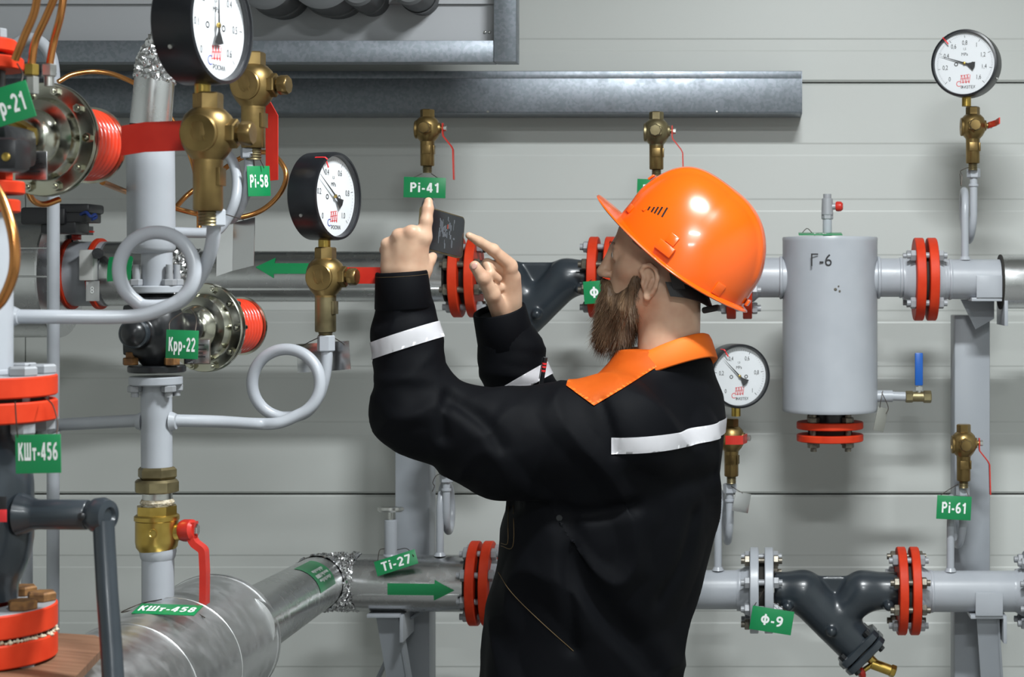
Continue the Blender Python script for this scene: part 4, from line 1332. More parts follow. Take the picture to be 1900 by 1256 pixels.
# ---- riser two, from the top down
T = thing('clad_bend', 'shiny silver clad bend above the grey riser', 'pipe', W(283, 232, RD))
part('sleeve', MB().lathe([(S(37, RD), 0), (S(37.5, RD), 0.002), (S(36, RD), S(90, RD))], frame(W(279, 233, RD), W(288, 140, RD) - W(279, 233, RD)), 48), 'clad', T)
part('upper_sleeve', MB().cyl(W(292, 130, RD), W(345, 20, RD + 0.10), S(33, RD), seg=40), 'clad', T)
part('rim', MB().ring(W(279, 234, RD), (0.09, 0, 1), S(37, RD), S(28, RD), 0.003, 40), 'gasket', T)
crumple('crumpled silver foil on the bend above the grey riser', W(286, 150, RD), W(316, 78, RD + 0.04), S(37, RD), S(36, RD), amp=0.0045, seed=8, n=20, seg=48, mid=W(291, 118, RD))
wd = []
T = pipe('steel_pipe', 'stout grey riser pipe passing behind the red valve lever', [W(279, 236, RD), W(281, 456, RD)], S(43, RD), 'grey', 40, group='grey steel pipes')
part('reducer', MB().lathe([(S(43, RD), 0), (S(43, RD), S(14, RD)), (S(40, RD), S(20, RD)), (S(34, RD), S(24, RD)), (S(30, RD), S(24.5, RD))], frame(W(281, 446, RD), (0, 0, -1)), 40), 'grey', T)
part('spool', MB().cyl(W(291, 468, RD), W(291, 530, RD), S(28, RD), seg=32), 'grey', T)
# upper flange
fc = W(291, 537, RD)
T = thing('riser_flange', 'grey flange with upright studs on top of the black regulator body', 'flange', fc)
part('flange', ring_flange(MB(), fc, (0, 0, 1), S(47, RD), S(20, RD), S(14, RD)), 'grey', T)
for a in (35, 145, 215, 325):
    p = fc + Vector((math.cos(math.radians(a)), math.sin(math.radians(a)), 0)) * S(37, RD)
    stud(T, p - Vector((0, 0, 0.0)), (0, 0, 1), S(14, RD), 0.0062, 'boltgrey', (False, True))
    part('stud_end', MB().cyl(p + Vector((0, 0, 0.01)), p + Vector((0, 0, 0.040)), 0.0055, seg=12), 'boltgrey', T)
# black cast valve body
bc = W(290, 612, RD)
T = thing('pressure_regulator', 'pressure regulator with black body and red spring, wearing the Крр-22 tag', 'regulator', bc, group='regulators with red springs')


def body_fn(P):
    d = sd_cap(P, (0, 0, 0.045), (0, 0, -0.04), 0.030, 0.026)
    d = smin(d, sd_ell(P, (0, 0, 0.0), (0.046, 0.046, 0.050)), 0.02)
    d = smin(d, sd_cap(P, (-0.012, -0.02, -0.004), (-0.014, -0.058, -0.004), 0.024, 0.022), 0.006)
    d = smin(d, sd_cap(P, (0.0, 0.0, 0.0), (0.03, 0.06, 0.0), 0.03, 0.026), 0.01)
    q = np.abs(P - np.array((-0.028, 0, 0.0), np.float32)) - np.array((0.016, 0.03, 0.04), np.float32)
    d = smin(d, np.max(q, -1), 0.012)
    return d


v, q = nets(body_fn, (-0.07, -0.09, -0.08), (0.07, 0.10, 0.08), 0.003)
part('casting', moved(net_mb(relax(v, q, 1), q), Matrix.Translation(bc)), 'castblack', T)
part('top_flange', ring_flange(MB(), W(290, 558, RD), (0, 0, 1), S(46, RD), S(10, RD), S(13, RD)), 'castblack', T)
part('bottom_flange', ring_flange(MB(), W(291, 684, RD), (0, 0, 1), S(52, RD), S(10, RD), S(13, RD)), 'castblack', T)
part('plug', MB().lathe([(0.0235, 0), (0.0235, 0.010), (0.021, 0.012)], frame(bc + Vector((-0.014, -0.055, -0.004)), (0, -1, 0)), 28), 'slate', T)
for dx, dy in ((-0.033, -0.026), (0.033, -0.026)):
    part('brown_nut', MB().hex(W(291, 676, RD) + Vector((dx, dy, 0)), W(291, 662, RD) + Vector((dx, dy, 0)), 0.0125).cyl(W(291, 664, RD) + Vector((dx, dy, 0)), W(291, 652, RD) + Vector((dx, dy, 0)), 0.0075, seg=12), 'boltrust', T)
T2, fr2 = regulator(T, bc, (0.32, 0.947, 0.0), d0=0.095, R=0.0745, rs=0.0475, L=0.068)
part('nameplate', MB().box(W(366, 652, RD + 0.02), (S(46, RD), 0.002, S(44, RD)), bev=0.0008), 'tagmetal', T2)
part('nameplate_frame', MB().box(W(366, 652, RD + 0.0215), (S(50, RD), 0.002, S(48, RD)), bev=0.0008), 'boltdark', T2)
pp = MB()
for k, (y, w) in enumerate(((640, 26), (648, 34), (655, 20), (662, 30))):
    pp.box(W(366, y, RD + 0.018), (S(w, RD), 0.0006, S(2, RD)))
part('nameplate_print', pp, 'ink', T2, smooth=False)
# lower flange and spool with branches
T = thing('riser_spool', 'grey riser spool with a flange on top and side branches', 'pipe', W(291, 860, RD))
part('flange', ring_flange(MB(), W(289, 706, RD), (0, 0, 1), S(48, RD), S(10, RD), S(16, RD)), 'grey', T)
part('pipe', MB().cyl(W(290, 712, RD), W(291, 866, RD), S(28, RD), S(28, RD), seg=36), 'grey', T)
for a in (35, 145, 215, 325):
    p = W(289, 706, RD) + Vector((math.cos(math.radians(a)), math.sin(math.radians(a)), 0)) * S(38, RD)
    stud(T, p, (0, 0, 1), S(16, RD), 0.0062, 'boltgrey', (True, False))
for sx_, py_ in ((-1, 782), (1, 782)):
    part('weld_bead', MB().lathe([(0.0165, 0), (0.0125, 0.009)], frame(W(291 + sx_ * 26, py_, RD), (sx_, 0, 0)), 20), 'grey', T)
# union and brass ball valve
T = thing('pipe_union', 'tarnished hex pipe union under the grey riser spool', 'union', W(291, 930, RD))
part('upper_hex', MB().hex(W(292, 866, RD), W(292, 888, RD), S(36, RD)), 'bronze', T)
part('union_nut', MB().lathe([(S(34, RD), 0), (S(41, RD), 0.003), (S(41, RD), 0.018), (S(36, RD), 0.022)], frame(W(291, 914, RD), (0, 0, 1)), 8), 'bronze', T)
part('tail', MB().cyl(W(292, 912, RD), W(292, 940, RD), S(27, RD), seg=28), 'steel', T)
part('hemp_sealant', MB().lathe([(S(29, RD), 0), (S(31, RD), 0.004), (S(28, RD), 0.009)], frame(W(292, 936, RD), (0, 0, 1)), 28), 'sealant', T)
T = thing('ball_valve', 'yellow brass ball valve with a red bent lever on the riser', 'valve', W(291, 1020, RD))
part('top_hex', MB().lathe([(S(37, RD), 0), (S(37, RD), S(20, RD))], frame(W(291, 958, RD), (0, 0, 1)), 8), 'brassnew', T)
part('body', MB().lathe([(S(26, RD), S(-72, RD)), (S(30, RD), S(-62, RD)), (S(37, RD), S(-52, RD)), (S(38.5, RD), S(-42, RD)), (S(38.5, RD), S(-4, RD)), (S(40.5, RD), S(-2, RD)), (S(40.5, RD), S(5, RD)), (S(37, RD), S(8, RD))], frame(W(291, 962, RD), (0, 0, 1)), 44), 'brassnew', T)
part('cast_mark', MB().lathe([(0.006, 0), (0.0075, 0.001), (0.0075, 0.002), (0.006, 0.0022), (0.005, 0.001)], frame(W(284, 990, RD - S(38, RD)) + Vector((0, 0, 0)), (-0.1, -1, 0)), 14), 'brassnew', T)
part('spindle', MB().cyl(W(318, 988, RD), W(342, 986, RD), S(17, RD), S(15, RD), 20).cyl(W(340, 986, RD), W(356, 986, RD), S(11, RD), seg=16), 'brassnew', T)
lv = part('lever', MB().strip(fillet([W(358, 968, RD), W(357, 1000, RD), W(362, 1008, RD), W(378, 1020, RD), W(380, 1060, RD), W(379, 1150, RD)], 0.01, 5), (0, 1, 0), 0.022, 0.0105), 'redplastic', T)
part('lever_boss', MB().lathe([(S(19, RD), S(-10, RD)), (S(21, RD), S(-4, RD)), (S(20, RD), S(12, RD)), (S(14, RD), S(17, RD))], frame(W(347, 984, RD), (1, -0.25, 0.1)), 14), 'redplastic', lv)
part('lever_nut', MB().hex(W(362, 983, RD), W(368, 983, RD), 0.010), 'steel', lv)
pipe('steel_pipe', 'grey riser foot between the brass ball valve and the wide clad pipe', [W(293, 1008, RD), W(293, 1140, RD)], S(29, RD), 'grey', 36, group='grey steel pipes',
     welds=[(W(293, 1030, RD), (0, 0, 1), S(29.5, RD))])
single('paint_collar', MB().lathe([(S(32, RD), 0), (S(33, RD), S(-14, RD)), (S(31, RD), S(-24, RD)), (S(29, RD), S(-28, RD))], frame(W(293, 1010, RD), (0, 0, 1)), 36, False, False), 'grey', 'painted grey collar just below the brass ball valve', 'collar')

# ---- wide clad pipe on the floor side, reducing to the back wall
a0, a1 = W(160, 1345, 2.45), W(398, 1188, 3.02)
T = pipe('clad_pipe', 'wide dull silver clad pipe at the bottom, lying under the riser', [a0 + (a0 - a1) * 0.9, a1], 0.113, 'cladmatte', 64, group='silver clad pipes')
ax = (a1 - a0).normalized()
part('end_cap', MB().lathe([(0.1145, -0.012), (0.1155, -0.008), (0.1150, 0.0), (0.112, 0.004), (0.06, 0.006)], frame(a1, ax), 64), 'cladmatte', T)
for f_ in (0.25, 0.62):
    part('lap_band', MB().lathe([(0.1132, -0.002), (0.1142, -0.001), (0.1142, 0.001), (0.1132, 0.003)], frame(a0.lerp(a1, f_), ax), 64, False, False), 'cladmatte', T)
e0, e1 = W(452, 1165, 3.02), W(588, 1082, 3.93)
T = pipe('clad_pipe', 'silver clad pipe with a worn green label, joining the crumpled elbow', [e0 - (e1 - e0) * 0.05, e1], S(50, 3.9), 'clad', 44, group='silver clad pipes')
crumple('crumpled silver foil elbow between the two lower clad pipes', e1 - (e1 - e0).normalized() * 0.02, W(668, 1080, PD), S(51, 3.95), S(53, PD), amp=0.0055, seed=5, mid=W(604, 1078, 4.03), n=30)
# label wrapped on the sloping pipe
axp = (e1 - e0).normalized()
frp = frame(e0, axp, (0, 0, 1))
L0 = (e1 - e0).length
mb = MB()
rr = S(50, 3.9) + 0.0008
n1, n2 = 8, 14
vs, fs = [], []
for i in range(n1 + 1):
    for j in range(n2 + 1):
        z = L0 * (0.58 + 0.26 * i / n1)
        a = math.radians(5 + 75 * j / n2)
        vs.append(frp @ Vector((rr * math.cos(a), rr * math.sin(a), z)))
        vs.append(frp @ Vector(((rr - 0.0006) * math.cos(a), (rr - 0.0006) * math.sin(a), z)))
for i in range(n1):
    for j in range(n2):
        k = lambda ii, jj: 2 * (ii * (n2 + 1) + jj)
        fs.append((k(i, j), k(i + 1, j), k(i + 1, j + 1), k(i, j + 1)))
mb.add(vs, fs)
T = single('pipe_label', mb, 'green', 'worn green label wrapped round the sloping clad pipe', 'label')
pm_ = MB()
for rowa, rz, ln in ((33, 0.63, 0.16), (45, 0.62, 0.19), (56, 0.63, 0.17)):
    rng = random.Random(rowa)
    z = rz
    while z < rz + ln:
        w_ = 0.012
        a = math.radians(rowa); b = math.radians(rowa + rng.choice((6, 8, 5)))
        r2 = rr + 0.0004
        q4 = [frp @ Vector((r2 * math.cos(t), r2 * math.sin(t), L0 * zz)) for t, zz in ((a, z), (a, z + w_ * 0.8), (b, z + w_ * 0.8), (b, z))]
        pm_.add(q4, [(0, 1, 2, 3)])
        z += w_ * rng.uniform(1.0, 1.5)
part('pale_print', pm_, 'white', T, smooth=False)
tag('green tag lying on the wide clad pipe at the riser foot', 'КШт-458', W(311, 1131, RD - 0.13), S(112, RD), S(46, RD), roll=math.radians(7), yaw=math.radians(4), pitch=math.radians(-79), size=0.028, sx=0.9,
    wires=[[W(262, 1128, RD - .05), W(225, 1136, RD - .06), W(262, 1120, RD - .02), W(300, 1112, RD - .05)], [W(322, 1122, RD - .02), W(352, 1130, RD - .05), W(380, 1146, RD - .07)]])

# wooden board in front of the wide pipe
p0, p1 = W(132, 1184, 2.36), W(-25, 1335, 1.98)
axb = (p1 - p0).normalized()
up = Vector((0.12, -0.22, 1)).normalized()
side = axb.cross(up).normalized(); up = side.cross(axb).normalized()
mbx = Matrix((side, up, axb)).transposed().to_4x4(); mbx.translation = p0
poly = [(-0.055, 0.03), (-0.03, 0.0), (0.034, 0.0), (0.045, 0.012), (0.045, 0.75), (-0.055, 0.75)]
single('wooden_board', MB().prism(poly, 0.012, mbx), 'wood', 'brown wooden board with cut corners next to the slate valve lever', 'board')

# ---- thin vertical grey pipes behind
XD = 3.16
pipe('steel_pipe', 'thin vertical grey pipe arching over behind the near regulator', spline([W(0, 120, XD), W(30, 82, XD), W(62, 72, XD), W(88, 92, XD), W(99, 130, XD), W(99, 200, XD)], 6) + [W(99, 640, XD), W(98, 1300, XD)], S(11.3, XD), 'grey', 20, group='grey steel pipes')
pipe('steel_pipe', 'thin vertical grey pipe showing behind the slate valve body', [W(50, 700, XD + 0.05), W(50, 1300, XD + 0.05)], S(10.5, XD), 'grey', 20, group='grey steel pipes')
pipe('steel_pipe', 'thin grey branch pipe from the riser spool bending towards the slate valve', fillet([W(262, 780, RD), W(110, 788, 2.95), W(88, 796, 2.93), W(52, 830, 2.85)], 0.04, 8), S(12, RD), 'grey', 20, group='grey steel pipes')

# ---- gauge with hanging metal tag (second gauge) and its loop siphon
GD = 3.05
Y2 = math.radians(72)
gauge('black pressure gauge seen side-on above a loop siphon, needle pointing up', W(611, 364, GD) + Vector((0.012, 0, 0)), Y2, R=S(82, GD), depth=0.052, value=0.30, red=0.38, brand='РОСМА', stemL=0.022, numerals=('0', '0.2', '0.4', '0.6', '0.8', '1.0'))
gauge_valve('brass gauge valve in front of the green arrow sticker', W(604, 511, GD), math.radians(80), 1.12, leverpts=[(0.036, 0, 0.0), (0.036, -0.012, 0.0), (0.036, -0.10, 0.0)], lw=0.026, neckmat='bronze')
sp2 = [W(316, 780, RD), W(400, 782, RD + .06), W(470, 786, 2.98), W(515, 785, 2.99)]
cxp, cyp, rr_ = 531, 711, 63
circ = [W(cxp + rr_ * math.sin(math.radians(t)), cyp + rr_ * math.cos(math.radians(t)), 2.995 + 0.045 * (t / 360)) for t in range(20, 361, 20)]
T = thing('siphon_pipe', 'grey loop siphon with one full coil under the side-on gauge', 'pipe', W(531, 790, 3.0), group='grey gauge siphons')
part('coil', MB().tube(spline(sp2 + circ + [W(566, 766, 3.045), W(590, 737, 3.05), W(602, 700, GD), W(606, 665, GD), W(606, 636, GD)], 6), S(11, 3.0), 18), 'grey', T)
part('union_nut', MB().hex(W(605, 652, GD), W(605, 622, GD), S(16.5, GD)), 'grey', T)
tag('bent shiny metal tag behind the loop siphon nut', '', W(600, 662, GD + 0.035), S(106, GD), S(54, GD), roll=math.radians(-4), yaw=math.radians(-10), platemat='tagmetal', name='metal_tag', group='blank metal tags',
    wires=[[W(556, 644, GD + .03), W(575, 634, GD), W(590, 627, GD - .01)], [W(622, 628, GD), W(632, 634, GD + .01), W(640, 640, GD + .03)]])

# ---- near gauge, its valve and loop siphon
BD = 2.33
Y1 = math.radians(76)
gauge('big black pressure gauge cut by the top of the picture', W(399, 47, BD) + Vector((0.006, 0, 0)), Y1, R=S(110, BD), depth=0.056, value=0.495, red=0.62, brand='РОСМА', redtop=None, stemL=0.024, numerals=('0', '0.1', '0.2', '0.3', '0.4', '0.5', '0.6'))
gauge_valve('brass gauge valve under the big gauge, its red lever reaching across the riser', W(386, 245, BD + .01), math.radians(84), 1.20, leverpts=[(0.036, 0.0, 0.0), (0.036, 0.014, 0.0), (0.036, 0.090, -0.002), (0.036, 0.118, -0.006)], lw=0.034)
cxp, cyp, rr_ = 291, 501, 70
sp1 = [W(16, 587, ND + .06), W(120, 588, 2.30), W(220, 588, 2.33), W(270, 583, 2.34)]
circ = [W(cxp + rr_ * math.sin(math.radians(t)), cyp + rr_ * math.cos(math.radians(t)), 2.345 + 0.04 * (t / 360)) for t in range(24, 361, 20)]
T = thing('siphon_pipe', 'thick grey loop siphon with one full coil in front of the riser', 'pipe', W(291, 590, 2.3), group='grey gauge siphons')
part('coil', MB().tube(spline(sp1 + circ + [W(330, 562, 2.385), W(366, 522, 2.385), W(386, 480, 2.37), W(395, 445, 2.36), W(397, 410, 2.35)], 6), S(13, 2.33), 18), 'grey', T)
part('union_nut', MB().hex(W(396, 420, 2.35), W(396, 388, 2.35), S(23, BD)), 'grey', T)
part('weld_bead', MB().lathe([(S(22, BD), 0), (S(14, BD), 0.012)], frame(W(18, 587, ND + .06), (1, 0, 0)), 20), 'grey', T)

# ---- spare valve behind the big gauge
VD3 = 2.98
gauge_valve('brass gauge valve without a gauge, behind the big gauge', W(470, 156, VD3), math.radians(80), 1.24, leverpts=[(0.034, 0.002, 0.0), (0.034, 0, -0.022), (0.045, -0.006, -0.04), (0.045, -0.006, -0.13)], lw=0.018)
T = thing('siphon_pipe', 'grey twisted siphon pipe of the valve without a gauge', 'pipe', W(415, 430, VD3), group='grey gauge siphons')
part('coil', MB().tube(spline([W(463, 280, VD3), W(462, 320, VD3), W(455, 362, VD3), W(432, 405, VD3 + .02), W(405, 395, VD3 + .06), W(395, 340, VD3 + .08), W(405, 292, VD3 + .06), W(425, 290, VD3 + .02), W(439, 325, VD3), W(436, 372, VD3 - .02), W(415, 415, VD3 - .02), W(390, 431, VD3 - .04), W(318, 431, RD)], 6), S(9.5, VD3), 16), 'grey', T)
part('union_nut', MB().hex(W(463, 294, VD3), W(463, 274, VD3), S(17, VD3)), 'grey', T)
tag('narrow pale green tag under the spare valve, seen edge-on', 'Pi-58', W(480, 336, VD3 + .0), S(50, VD3), S(56, VD3), yaw=math.radians(52), roll=math.radians(-3), size=0.03, sx=0.6,
    wires=[[W(472, 312, VD3), W(470, 295, VD3 - .01), W(466, 285, VD3 - .015)], [W(490, 312, VD3), W(482, 295, VD3), W(472, 284, VD3)]])
sh = MB().strip([W(402, 428, 3.02), W(430, 420, 3.04), W(470, 408, 3.02)], (0.02, 0, 1), S(88, 3.0), 0.0012)
T = thing('metal_tag', 'large mirror bright metal tag hanging beside the grey coil', 'tag', W(436, 460, 3.02), group='blank metal tags')
part('plate', moved(MB().strip([W(402, 468, 3.02), W(432, 458, 3.035), W(472, 448, 3.02)], (0.02, 0, 1), S(90, 3.0), 0.0012), Matrix.Identity(4)), 'tagmetal', T)
part('tie_wire', MB().tube(spline([W(400, 392, 2.5), W(420, 398, 2.8), W(452, 408, 3.0)], 5), 0.0009, 6), 'wire', T)

# ---- copper tubes
def copper(label, pts, r=0.0042):
    return single('copper_tube', MB().tube(spline(pts, 8), r, 12), 'copper', label, 'tube', group='copper impulse tubes')


copper('copper tube curving down to the red clamp at the corner', [W(70, -10, 2.10), W(63, 25, 2.11), W(45, 68, 2.12), W(28, 110, 2.13)], 0.0048)
copper('copper tube screwed into the top of the near regulator', [W(108, -20, 2.18), W(84, 35, 2.19), W(65, 78, 2.2), W(58, 125, 2.2)], 0.0048)
copper('copper tube rising straight from the rim of the near regulator', [W(120, -20, 2.25), W(112, 30, 2.25), W(100, 75, 2.26), W(91, 125, 2.26)], 0.0048)
copper('copper tube sweeping behind the silver bend of the riser', [W(108, 152, 3.0), W(135, 138, 3.02), W(180, 133, 3.05), W(225, 143, 3.06), W(285, 178, 3.06), W(330, 240, 3.05), W(357, 300, 3.04), W(368, 360, 3.02), W(370, 440, 3.0)], 0.0044)
copper('copper tube making a wide loop beside the spare valve', [W(190, 338, 2.7), W(235, 356, 2.85), W(285, 372, 2.98), W(345, 392, 3.04), W(420, 405, 3.07), W(480, 393, 3.1), W(520, 358, 3.1), W(530, 318, 3.1), W(500, 284, 3.12), W(450, 292, 3.14), W(390, 332, 3.14), W(350, 360, 3.13), W(325, 386, 3.1)], 0.0046)
copper('short copper tube under the near regulator rim', [W(50, 352, 2.4), W(62, 372, 2.42), W(82, 379, 2.44), W(110, 370, 2.46)], 0.0045)
copper('thick copper tube bulging in front of the nearest riser', [W(-12, 340, 1.95), W(8, 380, 1.94), W(25, 440, 1.93), W(26, 500, 1.93), W(8, 550, 1.94), W(-14, 575, 1.95)], 0.0058)

# ---- nearest riser (mostly outside the picture)
nx = -44
T = thing('pressure_regulator', 'pressure regulator with red flanges and red spring, behind the tag ending in 21', 'regulator', W(nx, 280, ND), group='regulators with red springs')
part('casting', MB().box(W(nx + 20, 272, ND - .02), (S(135, ND), 0.10, S(74, ND)), bev=0.012), 'castblack', T)
part('switch_box', MB().box(W(18, 288, ND - 0.10), (S(56, ND), 0.05, S(60, ND)), bev=0.01), 'blackplastic', T)
part('box_screw', MB().lathe([(0.0052, 0), (0.0052, 0.002), (0.003, 0.003)], frame(W(12, 291, ND - 0.125), (0, -1, 0)), 12), 'brassnew', T)
for py, R_ in ((85, 70), (118, 82), (348, 84), (382, 76)):
    part('red_flange', ring_flange(MB(), W(nx, py, ND), (0, 0, 1), S(R_, ND), S(10, ND), S(24, ND)), 'red', T)
part('upper_body', MB().cyl(W(nx, 60, ND), W(nx, 240, ND), S(50, ND), seg=32), 'castblack', T)
part('lower_body', MB().cyl(W(nx, 290, ND), W(nx, 345, ND), S(46, ND), seg=32), 'castblack', T)
for a in (-60, -20):
    p = W(nx, 348, ND) + Vector((math.cos(math.radians(a)), math.sin(math.radians(a)), 0)) * S(66, ND)
    part('flange_bolt', MB().hex(p + Vector((0, 0, 0.008)), p + Vector((0, 0, 0.022)), 0.0105), 'red', T)
    p2 = W(nx, 85, ND) + Vector((math.cos(math.radians(a)), math.sin(math.radians(a)), 0)) * S(54, ND)
    part('top_bolt', MB().hex(p2 + Vector((0, 0, 0.008)), p2 + Vector((0, 0, 0.020)), 0.0095), 'boltgrey', T)
T1, fr1 = regulator(T, W(nx - 4, 242, ND), (0.20, 0.98, 0.0), d0=0.118, R=0.077, rs=0.051, L=0.075)
part('nameplate', MB().box(W(58, 307, ND + 0.075), (S(62, ND), 0.002, S(56, ND)), bev=0.001), 'tagmetal', T1)
pp = MB()
for y, w in ((294, 20), (303, 34), (311, 42), (318, 26)):
    pp.box(W(62, y, ND + 0.0735), (S(w, ND), 0.0006, S(2, ND)))
part('nameplate_print', pp, 'ink', T1, smooth=False)
T = thing('tube_fitting', 'yellow brass tube fitting on the rim of the near regulator', 'fitting', W(58, 145, 2.2))
part('nut', MB().hex(W(58, 140, 2.2), W(58, 119, 2.2), S(14, 2.2)), 'brassnew', T)
part('base', MB().hex(W(60, 175, 2.2), W(60, 142, 2.2), S(12, 2.2)), 'steel', T)
T = thing('tube_fitting', 'steel tube fitting beside the brass one on the near regulator', 'fitting', W(91, 145, 2.26))
part('nut', MB().hex(W(91, 142, 2.26), W(91, 119, 2.26), S(14, 2.26)), 'steel', T)
part('base', MB().cyl(W(91, 160, 2.26), W(91, 140, 2.26), S(9, 2.26), seg=14), 'steel', T)
tag('tilted green tag ending in 21, cut by the picture edge', 'Крр-21', W(4, 198, ND - 0.13), S(112, ND - .13), S(70, ND - .13), roll=math.radians(-17), size=0.031, tx=0.003, sx=0.62,
    wires=[[W(38, 158, ND - .13), W(42, 138, ND - .12), W(32, 118, ND - .1)]])
tag('green tag reading Крр-22 on the black valve body', 'Крр-22', W(338, 639, RD - 0.11), S(60, RD - .11), S(53, RD - .11), roll=math.radians(2), size=0.030, sx=0.50,
    wires=[[W(314, 614, RD - .11), W(316, 596, RD - .1), W(338, 580, RD - .06)], [W(362, 616, RD - .11), W(364, 590, RD - .09), W(352, 572, RD - .05)]])

pipe('steel_pipe', 'pale grey riser pipe above the upper red flange at the picture edge', [W(nx, 392, ND), W(nx, 695, ND)], S(64, ND), 'grey', 40, group='grey steel pipes', welds=[(W(nx, 690, ND), (0, 0, 1), S(67, ND))])


def near_joint(label, py0, t, gap, boltm, seal=False):
    c0 = W(nx, py0, ND)
    T = thing('flange_joint', label, 'flange', c0, group='bolted flange joints')
    R_ = S(141, ND)
    tt, gg = S(t, ND), S(gap, ND)
    ca, cb = c0 + Vector((0, 0, (gg + tt) / 2)), c0 - Vector((0, 0, (gg + tt) / 2))
    part('flange', ring_flange(MB(), ca, (0, 0, 1), R_, S(55, ND), tt), 'red', T)
    part('flange', ring_flange(MB(), cb, (0, 0, 1), R_, S(55, ND), tt), 'red', T)
    part('flange_face', MB().ring(ca + Vector((0, 0, tt / 2)), (0, 0, 1), R_ - 0.0025, S(60, ND), 0.0012, 48, 0.0003), 'boltgrey', T)
    part('gasket', MB().ring(c0, (0, 0, 1), R_ * 0.86, S(55, ND), gg, 40, 0.0003), 'gasket', T)
    if seal:
        mb = MB()
        rng = random.Random(2)
        n = 120
        prof = []
        for k in range(n):
            a = 2 * math.pi * k / n
            rr = R_ * 0.955 + rng.uniform(-0.003, 0.003)
            s_ = rng.uniform(0.002, 0.0045)
            mb.lathe([(0.0003, -s_), (s_, 0), (0.0003, s_)], Matrix.Translation(cb + Vector((rr * math.cos(a), rr * math.sin(a), tt / 2 + rng.uniform(0.0, 0.003)))), 5)
        part('hemp_sealant', mb, 'sealant', T, kind='stuff')
    for k in range(8):
        a = math.radians(22.5 + 45 * k)
        p = c0 + Vector((math.cos(a), math.sin(a), 0)) * R_ * 0.80
        L = gg + 2 * tt
        me = bolt_mesh(L, 0.0088, 'boltgrey', (True, False))
        placed('bolt', me, T, Matrix.Translation(p - c0) @ Matrix.Rotation(random.random(), 4, 'Z'))
        part('bolt_head', MB().hex(p + Vector((0, 0, L / 2)), p + Vector((0, 0, L / 2 + 0.0125)), 0.0185), boltm, T)
    return T


near_joint('upper red flange joint at the picture edge, above the КШт-456 tag', 738, 38, 8, 'boltgrey')
near_joint('lower red flange joint with rusty bolt heads at the picture edge', 1172, 44, 10, 'boltrust', True)
# slate ball valve
zc_ = W(nx, 960, ND)
T = thing('slate_ball_valve', 'big slate grey ball valve with a long crank lever at the picture edge', 'valve', W(nx, 1112, ND))
prof = [(72, 1112), (74, 1085), (80, 1070), (94, 1040), (100, 1000), (101, 960), (100, 900), (96, 862), (84, 838), (66, 812), (64, 785)]
part('body', MB().lathe([(S(r_, ND), W(nx, y, ND).z) for r_, y in prof], Matrix.Translation((zc_.x, ND, 0)), 56), 'slate', T)
st = MB().lathe([(S(40, ND), 0), (S(33, ND), S(18, ND)), (S(29, ND), S(26, ND)), (S(27.5, ND), S(34, ND)), (S(27.5, ND), S(126, ND)), (S(26, ND), S(128, ND))], frame(W(38, 954, ND - 0.02), (1, -0.06, 0.0)), 40)
part('stem_housing', st, 'slate', T)
part('housing_screw', MB().lathe([(0.005, 0), (0.005, 0.003), (0.003, 0.0045)], frame(W(152, 958, ND - 0.052), (0.1, -1, 0)), 12), 'castblack', T)
lv = part('lever_hub', MB().lathe([(S(24, ND), 0), (S(31, ND), S(12, ND)), (S(33, ND), S(26, ND)), (S(28, ND), S(40, ND)), (S(16, ND), S(43, ND)), (S(12, ND), S(38, ND))], frame(W(168, 955, ND - 0.03), (1, -0.35, 0.0)), 36), 'slate', T)
part('lever_arm', MB().tube([W(192, 968, ND - .04), W(194, 1010, ND - .045), W(199, 1100, ND - .06), W(207, 1210, ND - .08), W(214, 1330, ND - .10)], S(19, ND), 24), 'slate', lv)
part('maker_label', MB().box(W(3, 944, ND - 0.082), (S(18, ND), 0.0012, S(44, ND)), bev=0.0003), 'ink', T)
part('red_label', MB().box(W(3, 957, ND - 0.0835), (S(18, ND), 0.0012, S(22, ND)), bev=0.0003), 'inkred', T)
tag('green tag reading КШт-456 under the upper red flange', 'КШт-456', W(71, 842, ND - 0.085), S(84, ND - .085), S(72, ND - .085), roll=math.radians(-1), size=0.030, sx=0.46, tz=0.003,
    wires=[[W(33, 812, ND - .085), W(30, 780, ND - .09), W(28, 745, ND - .09)], [W(104, 814, ND - .085), W(107, 785, ND - .06), W(98, 752, ND - .04), W(84, 738, ND - .03)]])

# ------------------------------------------------------------------ the worker
from mathutils.bvhtree import BVHTree

M['skin'] = mat('skin', (0.57, 0.365, 0.25), 0.45, sss=0.12, var=(28, (0.51, 0.305, 0.205), (0.61, 0.405, 0.28)), bump=(220, 0.12, 0.0006), spec=0.4)
M['cloth'] = mat('black_work_cloth', (0.0014, 0.0018, 0.0030), 0.7, bump=(900, 0.25, 0.0004), var=(5, (0.0012, 0.0015, 0.0027), (0.0017, 0.0021, 0.0034)), spec=0.11)
M['orangecloth'] = mat('orange_work_cloth', (0.86, 0.155, 0.004), 0.7, bump=(900, 0.25, 0.0004), var=(9, (0.80, 0.14, 0.003), (0.90, 0.17, 0.006)))
M['tape'] = mat('silver_reflective_tape', (0.93, 0.92, 0.95), 0.35, bump=(300, 0.1, 0.0003))
M['hardhat'] = mat('orange_helmet_plastic', (0.74, 0.10, 0.001), 0.25, coat=0.5, spec=0.6)
M['strap'] = mat('black_strap', (0.012, 0.012, 0.013), 0.6, bump=(500, 0.3, 0.0005))
M['beard'] = mat('brown_beard', (0.115, 0.068, 0.036), 0.6, var=(60, (0.06, 0.034, 0.018), (0.18, 0.11, 0.06), (1, 1, 0.25)), bump=(260, 0.9, 0.003, (1, 1, 0.12)))
